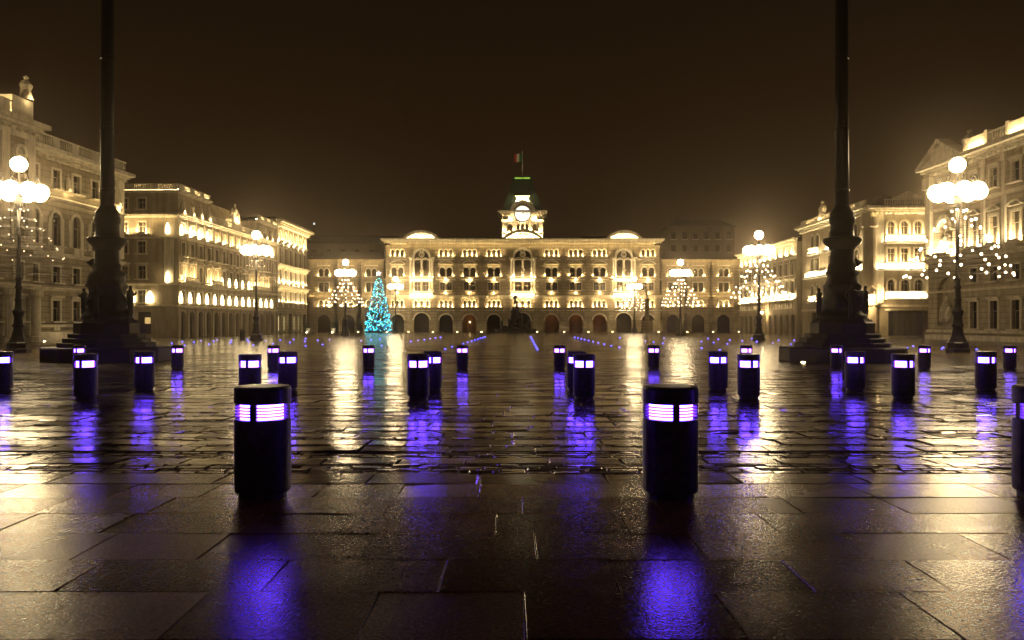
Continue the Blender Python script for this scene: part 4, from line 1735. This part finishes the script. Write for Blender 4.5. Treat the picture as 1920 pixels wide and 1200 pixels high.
for i, (X, Y, lab) in enumerate(LAMPS):
    o = proto if i == 0 else copy_tree(proto)
    o.location = (X, Y, gz(Y))
    o.rotation_euler = (0, 0, i * .37)
    tag(o, lab, 'street lamp', 'candelabra lamps in two rows along the square')
    if MODE[i]:
        make_garland(X, Y, MODE[i], GL[i], 100 + i)

# ------------------------------------------------------------------ FLAG COLUMNS
def make_column(mirror):
    root = empty('flag_column', (0, 0, 0))
    s = -1 if mirror else 1
    m = MB()
    m.lathe([(2.72, -.25), (2.72, .56), (2.66, .62), (.5, .622)], 12, ph=PI / 12)
    m.build('stone_bench', M_porph, root)
    for w, z0, z1 in ((2.06, .60, .82), (1.84, .81, 1.02), (1.62, 1.01, 1.22)):
        m = MB()
        m.lathe([(w, z0), (w, z1 - .03), (w - .03, z1), (.3, z1 + .001)], 12, ph=PI / 12)
        m.build('step', M_porph, root)
    m = MB()
    m.lathe([(1.36, 1.21), (1.36, 1.68), (1.32, 1.72), (1.28, 1.74), (1.22, 1.85), (.3, 1.852)], 8, ph=PI / 8)
    m.build('pedestal', M_porph, root)
    # cast base: waisted, fluted, with relief masses
    n = 24
    prof = [(1.02, 1.84), (1.06, 1.95), (.92, 2.1), (.82, 2.4), (.88, 2.65), (.76, 2.95), (.72, 3.2), (.78, 3.35), (.70, 3.5), (.66, 3.8), (.70, 3.95), (.57, 4.1), (.60, 4.3), (.51, 4.4), (.50, 5.05)]
    vs, fs = [], []
    r = random.Random(5 if mirror else 3)
    for ri, (rr, z) in enumerate(prof):
        for k in range(n):
            a = 2 * PI * k / n
            q = rr * (1 + (.08 * math.sin(a * 4 + ri * .7) + r.uniform(-.13, .13)) * (1 if 1 < ri < 12 else .1))
            vs.append((q * math.cos(a), q * math.sin(a), z))
    for i in range(len(prof) - 1):
        for k in range(n):
            j = (k + 1) % n
            fs.append((i * n + k, i * n + j, (i + 1) * n + j, (i + 1) * n + k))
    m = MB()
    m.add(vs, fs)
    # ship prow ornament
    m.prism([(s * -.62, 4.2), (s * -.9, 4.42), (s * -.6, 4.6)][:: s], -.12, .12)
    m.build('cast_base', M_bronze, root, smooth=True)
    m = MB()
    m.lathe([(.54, 5.0), (.58, 5.1), (.78, 5.3), (.84, 5.42), (.82, 5.52), (.58, 5.56), (.52, 5.62), (.50, 6.15), (.55, 6.22), (.56, 6.42), (.5, 6.55), (.54, 6.62), (.40, 6.82), (.34, 6.9), (.31, 7.0)], 20)
    m.build('collar', M_bronze, root, smooth=True)
    m = MB()
    m.lathe([(.295, 6.95), (.285, 12), (.26, 18), (.22, 24), (.14, 29)], 16)
    m.build('mast', M_bronze, root, smooth=True)
    for z, q in ((7.6, .30), (10.4, .292), (13.6, .283), (17.0, .27), (21.0, .25)):
        m = MB()
        m.lathe([(q - .02, z), (q + .025, z + .03), (q + .025, z + .13), (q - .02, z + .16)], 16)
        m.build('mast_band', M_bronze, root)
    m = MB()
    m.tube([(s * .34, -.05, 7.7), (s * .33, -.06, 12), (s * .31, -.06, 18), (s * .27, -.05, 24), (s * .17, -.02, 28.8)], .011, 5)
    m.build('halyard', M_iron, root)
    m = MB()
    m.sphere((0, 0, 29.1), .3, 10, 8)
    m.build('finial', M_bronze, root, smooth=True)
    for a, h in ((0, 1.62), (R(180), 1.5), (R(-90), 1.6), (R(90), 1.55)):
        ca, sa = math.cos(a), math.sin(a)
        rad = 1.04
        put_figure(root, FIG_B, (rad * ca, rad * sa, 1.84), h, a + R(90), 'bronze_figure')
    return root
CY = 36.2
c1 = make_column(False)
c1.location = ((201 - 960) * CY / FPX, CY, gz(CY))
tag(c1, 'tall dark flag column with bronze figures on stone steps, left of the square', 'flag column', 'tall bronze flag columns on stepped bases')
c2 = make_column(True)
c2.location = ((1579 - 960) * CY / FPX, CY, gz(CY))
tag(c2, 'tall dark flag column with bronze figures on stone steps, right of the square', 'flag column', 'tall bronze flag columns on stepped bases')

# ------------------------------------------------------------------ BOLLARDS
def make_bollard():
    root = empty('bollard', (0, 0, 0))
    m = MB()
    m.lathe([(.178, -.02), (.178, .035), (.182, .05)], 32)
    m.build('foot', M_boll, root, smooth=False)
    m = MB()
    m.lathe([(.17, .045), (.203, .05), (.209, .062), (.209, .592), (.203, .60), (.15, .601)], 40)
    m.build('body', M_boll, root)
    m = MB()
    m.lathe([(.165, .60), (.165, .716)], 32, caps=False)
    m.build('light_tube', E_blue, root, smooth=True)
    for k in range(4):
        a = -PI / 2 + k * PI / 2
        q = MB()
        h = R(7)
        pts = [(rr * math.cos(a + t), rr * math.sin(a + t)) for rr, t in ((.168, -h), (.206, -h), (.206, h), (.168, h))]
        q.add([(x, y, .601) for x, y in pts] + [(x, y, .715) for x, y in pts], [(0, 3, 2, 1), (4, 5, 6, 7), (0, 1, 5, 4), (1, 2, 6, 5), (2, 3, 7, 6), (3, 0, 4, 7)])
        q.build('mullion', M_boll, root)
    m = MB()
    for i in range(4):
        z = .6235 + i * .0225
        m.lathe([(.169, z), (.200, z - .003), (.200, z + .002), (.169, z + .005)], 40, caps=False)
    m.build('louvre', E_louvre, root)
    m = MB()
    m.lathe([(.15, .7155), (.205, .716), (.210, .724), (.210, .826), (.206, .838), (.195, .846), (.05, .849), (.01, .849)], 40)
    m.build('cap', M_boll, root)
    return root
ROWS = [(6.1, (493, 1257, 1957)), (15.3, (161, 469, 784.5, 1095, 1403.5, 1693)), (17.45, (4.5, 271, 540, 811, 1081, 1346, 1603, 1848)),
        (28.3, (149, 333, 513, 691.5, 867, 1049, 1225.5, 1399, 1568, 1733, 1893))]
ROWLAB = ['in the front row', 'in the second row', 'in the third row', 'in the farthest row']
ORD = ['leftmost', 'second from left', 'third from left', 'fourth from left', 'fifth from left', 'sixth from left', 'seventh from left', 'eighth from left', 'ninth from left', 'tenth from left', 'rightmost']
pb = make_bollard()
first = True
for ri, (Y, xs) in enumerate(ROWS):
    for i, px in enumerate(xs):
        o = pb if first else copy_tree(pb)
        first = False
        o.location = ((px - 960) * Y / FPX, Y, gz(Y))
        o.rotation_euler = (0, 0, rnd.uniform(-.05, .05))
        w = 'rightmost' if i == len(xs) - 1 else ORD[i]
        if ri == 0:
            w = ['large left', 'large right', 'cut-off far right'][i]
        tag(o, f'{w} dark bollard with blue light band {ROWLAB[ri]}', 'bollard', 'blue lit bollards along the road')

# ------------------------------------------------------------------ blue lights let into the square
dm = MB()
dm.lathe([(.13, -.01), (.13, .015), (.10, .03)], 10)
dot_rim = dm.mesh('rim', M_iron)
dm = MB()
dm.lathe([(.085, .029), (.08, .07), (.05, .10), (.01, .112)], 10)
dot_l = dm.mesh('lens', E_dot)
dot_lp = dm.copy() if False else None
dm2 = MB()
dm2.v, dm2.f = dm.v, dm.f
dot_lp = dm2.mesh('pale_lens', E_dotp)
def dots(pts, label, pale=()):
    for i, (px, py) in enumerate(pts):
        X, Y = ground_at(px, py)
        o = inst('ground_light', dot_rim, None, (X, Y, gz(Y)))
        s = min(1.25, max(0.8, Y / 80.0))
        o.scale = (s, s, s)
        tag(o, label, 'ground light', label)
        inst('lens', dot_lp if i in pale else dot_l, o)
def zz(pts, ox, oy, sc):
    return [(ox + a / sc, oy + b / sc) for a, b in pts]
dots(zz([(15, 1143), (160, 1118), (195, 1173), (320, 1127), (417, 1108), (530, 1155), (595, 1112), (643, 1097), (840, 1103), (828, 1135), (1062, 1092), (1082, 1120), (1147, 1168),
         (1313, 1107), (1415, 1147), (1518, 1096), (1652, 1130), (1702, 1087), (1868, 1077), (1858, 1115), (1868, 1180)], 320, 490, 7.385),
     'small blue light scattered in the paving before the long left palace', (4, 7, 13))
dots(zz([(165, 1103), (207, 1140), (268, 1097), (540, 1108), (628, 1100), (703, 1092), (718, 1150)], 560, 400, 4.615),
     'small blue light scattered in the paving before the lit tree', (2, 3))
dots(zz([(970, 1113), (1033, 1104), (1088, 1097), (1137, 1090), (1183, 1083), (1227, 1077)], 560, 400, 4.615), 'small blue light in the short dotted line nearest the lit tree', (1, 3))
dots(zz([(1268, 1180), (1328, 1160), (1425, 1132), (1462, 1120), (1497, 1110), (1525, 1101), (1550, 1093), (1572, 1086), (1592, 1080), (1612, 1074)], 560, 400, 4.615),
     'small blue light in the long dotted line left of the fountain')
dots([(995 + 12.5 * t / 8, 632.5 + 23.5 * t / 8) for t in range(9)], 'small blue light in the dotted line just right of the fountain')
dots(zz([(355, 1068), (382, 1073), (410, 1080), (440, 1087), (473, 1095), (512, 1104), (556, 1114), (608, 1126), (668, 1140), (737, 1155)], 1000, 400, 4.571),
     'small blue light in the long dotted line slanting out to the right')
dots(zz([(740, 1070), (960, 1100), (1030, 1108), (1120, 1073), (1110, 1118), (1440, 1103), (1442, 1160), (1497, 1077), (1545, 1112), (1585, 1083), (1597, 1178), (1663, 1123), (1683, 1090), (1790, 1097), (1872, 1078), (1912, 1105)], 1000, 400, 4.571),
     'small blue light scattered in the paving before the right wing', (1, 3))
dots(zz([(63, 138), (113, 126), (163, 147), (199, 130), (277, 154), (297, 130), (230, 183)], 1400, 600, 3.333), 'small blue light scattered in the paving left of the right flag column', (2,))
dots(zz([(1003, 178), (1040, 167), (1220, 182), (1228, 176), (1437, 188)], 1400, 600, 3.333), 'small blue light in the paving between the right flag column and nearest right lamp')

# white spotlights let into the ground
gm1 = MB()
gm1.lathe([(.22, -.02), (.22, .02), (.17, .025)], 12)
sp_rim = gm1.mesh('rim', M_iron)
gm1 = MB()
gm1.lathe([(.165, .024), (.14, .05), (.02, .06)], 12)
sp_l = gm1.mesh('lens', E_ground)
def spot(X, Y, label, group):
    o = inst('ground_spotlight', sp_rim, None, (X, Y, gz(Y)))
    tag(o, label, 'spotlight', group)
    inst('lens', sp_l, o)
    return o
for u in mid:
    spot(HX + u, HY - 1.6, 'white ground spotlight shining up a pier of the town hall arcade', 'spotlights along the town hall arcade')
for px in (-353, -308, 308, 356, 404):
    spot(HX + px / PXM, HY - .4, 'white ground spotlight at the foot of a town hall wing', 'spotlights at the town hall wings')
for px, py in ((64, 641), (108, 639.5)):
    Y = 74.5 if px < 80 else 78.5
    spot((px - 960) * Y / FPX + .9, Y, ('first' if px < 80 else 'second') + ' white ground spotlight from the left at the foot of the nearest left palace', 'spotlights before the left palace')
X, Y = ground_at(1506, 680)
spot(X, Y, 'white ground spotlight beside the right flag column', 'lone spotlight').scale = (.55, .55, .55)

# ------------------------------------------------------------------ CHRISTMAS TREE
TX, TY = (710 - 960) * 152 / FPX, 152.0
tr = tag(empty('christmas_tree', (TX, TY, gz(TY))), 'tall Christmas tree covered with cyan and blue lights before the town hall', 'christmas tree')
m = MB()
m.lathe([(.25, -.1), (.2, 3), (.05, 10.6)], 8)
m.build('trunk', M_bark, tr)
rt = random.Random(11)
TH, TR = 11.0, 2.35
def trad(z):
    t = z / TH
    base = TR * 1.04 * (1 - t) ** .70 if t > .08 else TR * (.9 + t)
    return max(.05, base * (1 + .09 * math.sin(z * 4.2)))
m = MB()
for i in range(5200):
    z = TH * (1 - math.sqrt(rt.random())) if rt.random() < .7 else rt.uniform(.3, TH)
    z = .35 + z * .965
    R0 = trad(z)
    a = rt.uniform(0, 2 * PI)
    q = R0 * math.sqrt(rt.uniform(.15, 1.0)) * (1 + .1 * math.sin(5 * a + z * 3))
    L = rt.uniform(.25, .5)
    d = Vector((math.cos(a), math.sin(a), rt.uniform(-.5, .15))).normalized()
    sd = Vector((-math.sin(a), math.cos(a), rt.uniform(-.6, .6))) * rt.uniform(.05, .10)
    p = Vector((q * math.cos(a), q * math.sin(a), z))
    m.add([p - sd, p + d * L * .6 - sd * .8, p + d * L, p + d * L * .6 + sd * .8, p + sd], [(0, 1, 2, 3, 4)])
m.build('foliage', M_fol, tr)
n_big = 0
bb = MB()
bb.octa((0, 0, 0), .105)
big_bulb = bb.mesh('tree_bulb', E_tree)
for mt, n, br in ((E_tree, 400, .085), (E_tree2, 150, .09), (E_tree3, 200, .08)):
    m = MB()
    for i in range(n):
        z = .35 + (TH - .6) * (1 - math.sqrt(rt.random()))
        if rt.random() < .25:
            z = .4 + rt.random() * (TH - 1)
        a = rt.uniform(0, 2 * PI)
        q = trad(z) * rt.uniform(.93, 1.1)
        p_ = (q * math.cos(a), q * math.sin(a), z)
        if mt is E_tree and n_big < 100 and p_[1] < -.3:
            inst('tree_bulb', big_bulb, tr, p_)
            n_big += 1
        else:
            m.octa(p_, br * rt.uniform(.7, 1.2))
    o = m.build('tree_lights', mt, tr)
    o['kind'] = 'stuff'
m = MB()
pts = []
for k in range(10):
    a = PI / 2 + k * PI / 5
    r_ = .5 if k % 2 == 0 else .2
    pts.append((r_ * math.cos(a), 11.25 + r_ * math.sin(a)))
m.prism(pts, -.06, .06)
m.build('star', E_star, tr)

# ------------------------------------------------------------------ FOUNTAIN
FX, FY = (966 - 960) * 150 / FPX, 150.0
fo = tag(empty('fountain', (FX, FY, gz(FY))), 'dark rocky fountain heaped with figures in front of the clock tower', 'fountain')
m = MB()
m.lathe([(3.9, -.2), (3.9, .5), (4.05, .55), (4.05, .75), (3.6, .75), (3.6, .3), (.2, .3)], 16, ph=PI / 16)
m.build('basin', M_rock, fo)
rf = random.Random(21)
m = MB()
for i in range(70):
    z = rf.uniform(.2, 5.0)
    q = 2.4 * (1 - z / 5.6) * math.sqrt(rf.random())
    a = rf.uniform(0, 2 * PI)
    c = Vector((q * math.cos(a), q * math.sin(a), z))
    o0 = len(m.v)
    m.sphere(c, rf.uniform(.35, .75) * (1.15 - z / 8), 7, 5, rf.uniform(.7, 1.2))
    for k in range(o0, len(m.v)):
        v = Vector(m.v[k])
        v += (v - c) * .5 * mnoise.noise(v * 1.9)
        m.v[k] = tuple(v)
m.build('rock_heap', M_rock, fo)
for i, (a, q, z, h) in enumerate(((R(-60), 2.3, .9, 2.0), (R(-120), 2.3, .9, 2.0), (R(-20), 2.6, .8, 1.9), (R(200), 2.6, .8, 1.9), (R(-90), 1.3, 2.6, 1.9), (R(60), .8, 3.4, 1.8))):
    put_figure(fo, FIG_B, (q * math.cos(a), q * math.sin(a), z), h, a + R(90), 'figure')
put_figure(fo, FIG_B, (0, 0, 5.0), 2.3, 0, 'figure')

# column with a statue, right of the fountain
SX, SY = (1213 - 960) * 150 / FPX, 150.0
sc_ = tag(empty('statue_column', (SX, SY, gz(SY))), 'pale stone column topped by a statue before the right part of the town hall', 'monument')
m = MB()
m.box(-1.1, 1.1, -1.1, 1.1, -.2, .4)
m.box(-.85, .85, -.85, .85, .402, 2.0)
m.box(-1.0, 1.0, -1.0, 1.0, 2.0, 2.25)
m.build('pedestal', M_hall, sc_)
m = MB()
m.lathe([(.55, 2.25), (.5, 2.5), (.42, 2.7), (.36, 5.9), (.5, 6.1), (.55, 6.4)], 14)
m.build('shaft', M_hall, sc_, smooth=True)
put_figure(sc_, FIG_S, (0, 0, 6.4), 2.2)

# ------------------------------------------------------------------ small things at the edges of the square
def potted(px, Y, label):
    X = (px - 960) * Y / FPX
    r = tag(empty('potted_plant', (X, Y, gz(Y))), label, 'plant', 'potted bushes before the left wing')
    m = MB()
    m.lathe([(.3, 0), (.34, .1), (.45, .8), (.42, .8), (.38, .7), (.05, .68)], 12)
    m.build('pot', M_white, r)
    m = MB()
    rr = random.Random(int(px))
    for i in range(260):
        a = rr.uniform(0, 2 * PI)
        z = .75 + 1.3 * rr.random()
        q = .5 * math.sqrt(rr.random()) * (1.05 - abs(z - 1.2) * .5)
        p = Vector((q * math.cos(a), q * math.sin(a), z))
        d = Vector((rr.uniform(-1, 1), rr.uniform(-1, 1), rr.uniform(-.3, 1))).normalized() * .16
        s_ = d.orthogonal().normalized() * .05
        m.add([p, p + d * .5 + s_, p + d, p + d * .5 - s_], [(0, 1, 2, 3)])
    m.build('foliage', M_leaf, r)
    q = MB()
    q.lathe([(.12, 0), (.12, .06), (.02, .08)], 8, 0, -.9, .0)
    q.build('uplight', E_ground, r)
potted(577, 158, 'bush in a white pot lit from below beside the glowing shop windows')
potted(625, 158, 'bush in a white pot lit from below under the first arch of the left wing')
bn = tag(empty('litter_bin', ((455 - 960) * 86 / FPX, 86, gz(86))), 'dark round litter bin left of the lamp before the long palace', 'bin')
m = MB()
m.lathe([(.28, 0), (.3, .05), (.3, .9), (.27, .95)], 14)
m.build('bin_body', M_iron, bn)
m = MB()
m.lathe([(.33, .953), (.33, 1.02), (.2, 1.12), (.03, 1.14)], 14)
m.build('lid', M_iron, bn)

# ------------------------------------------------------------------ wet night air
hz = MB()
hz.box(-430, 430, -70, 720, -4.0, 90)
ho_ = hz.build('haze', None)
ho_['kind'] = 'stuff'
hm_ = bpy.data.materials.new('wet_air')
hm_.use_nodes = True
t = hm_.node_tree
for n in list(t.nodes):
    t.nodes.remove(n)
o1 = t.nodes.new('ShaderNodeOutputMaterial')
v1 = t.nodes.new('ShaderNodeVolumePrincipled')
v1.inputs['Color'].default_value = (0.98, 0.84, 0.68, 1)
v1.inputs['Density'].default_value = 0.0011
v1.inputs['Anisotropy'].default_value = 0.93
t.links.new(v1.outputs[0], o1.inputs['Volume'])
ho_.data.materials.append(hm_)
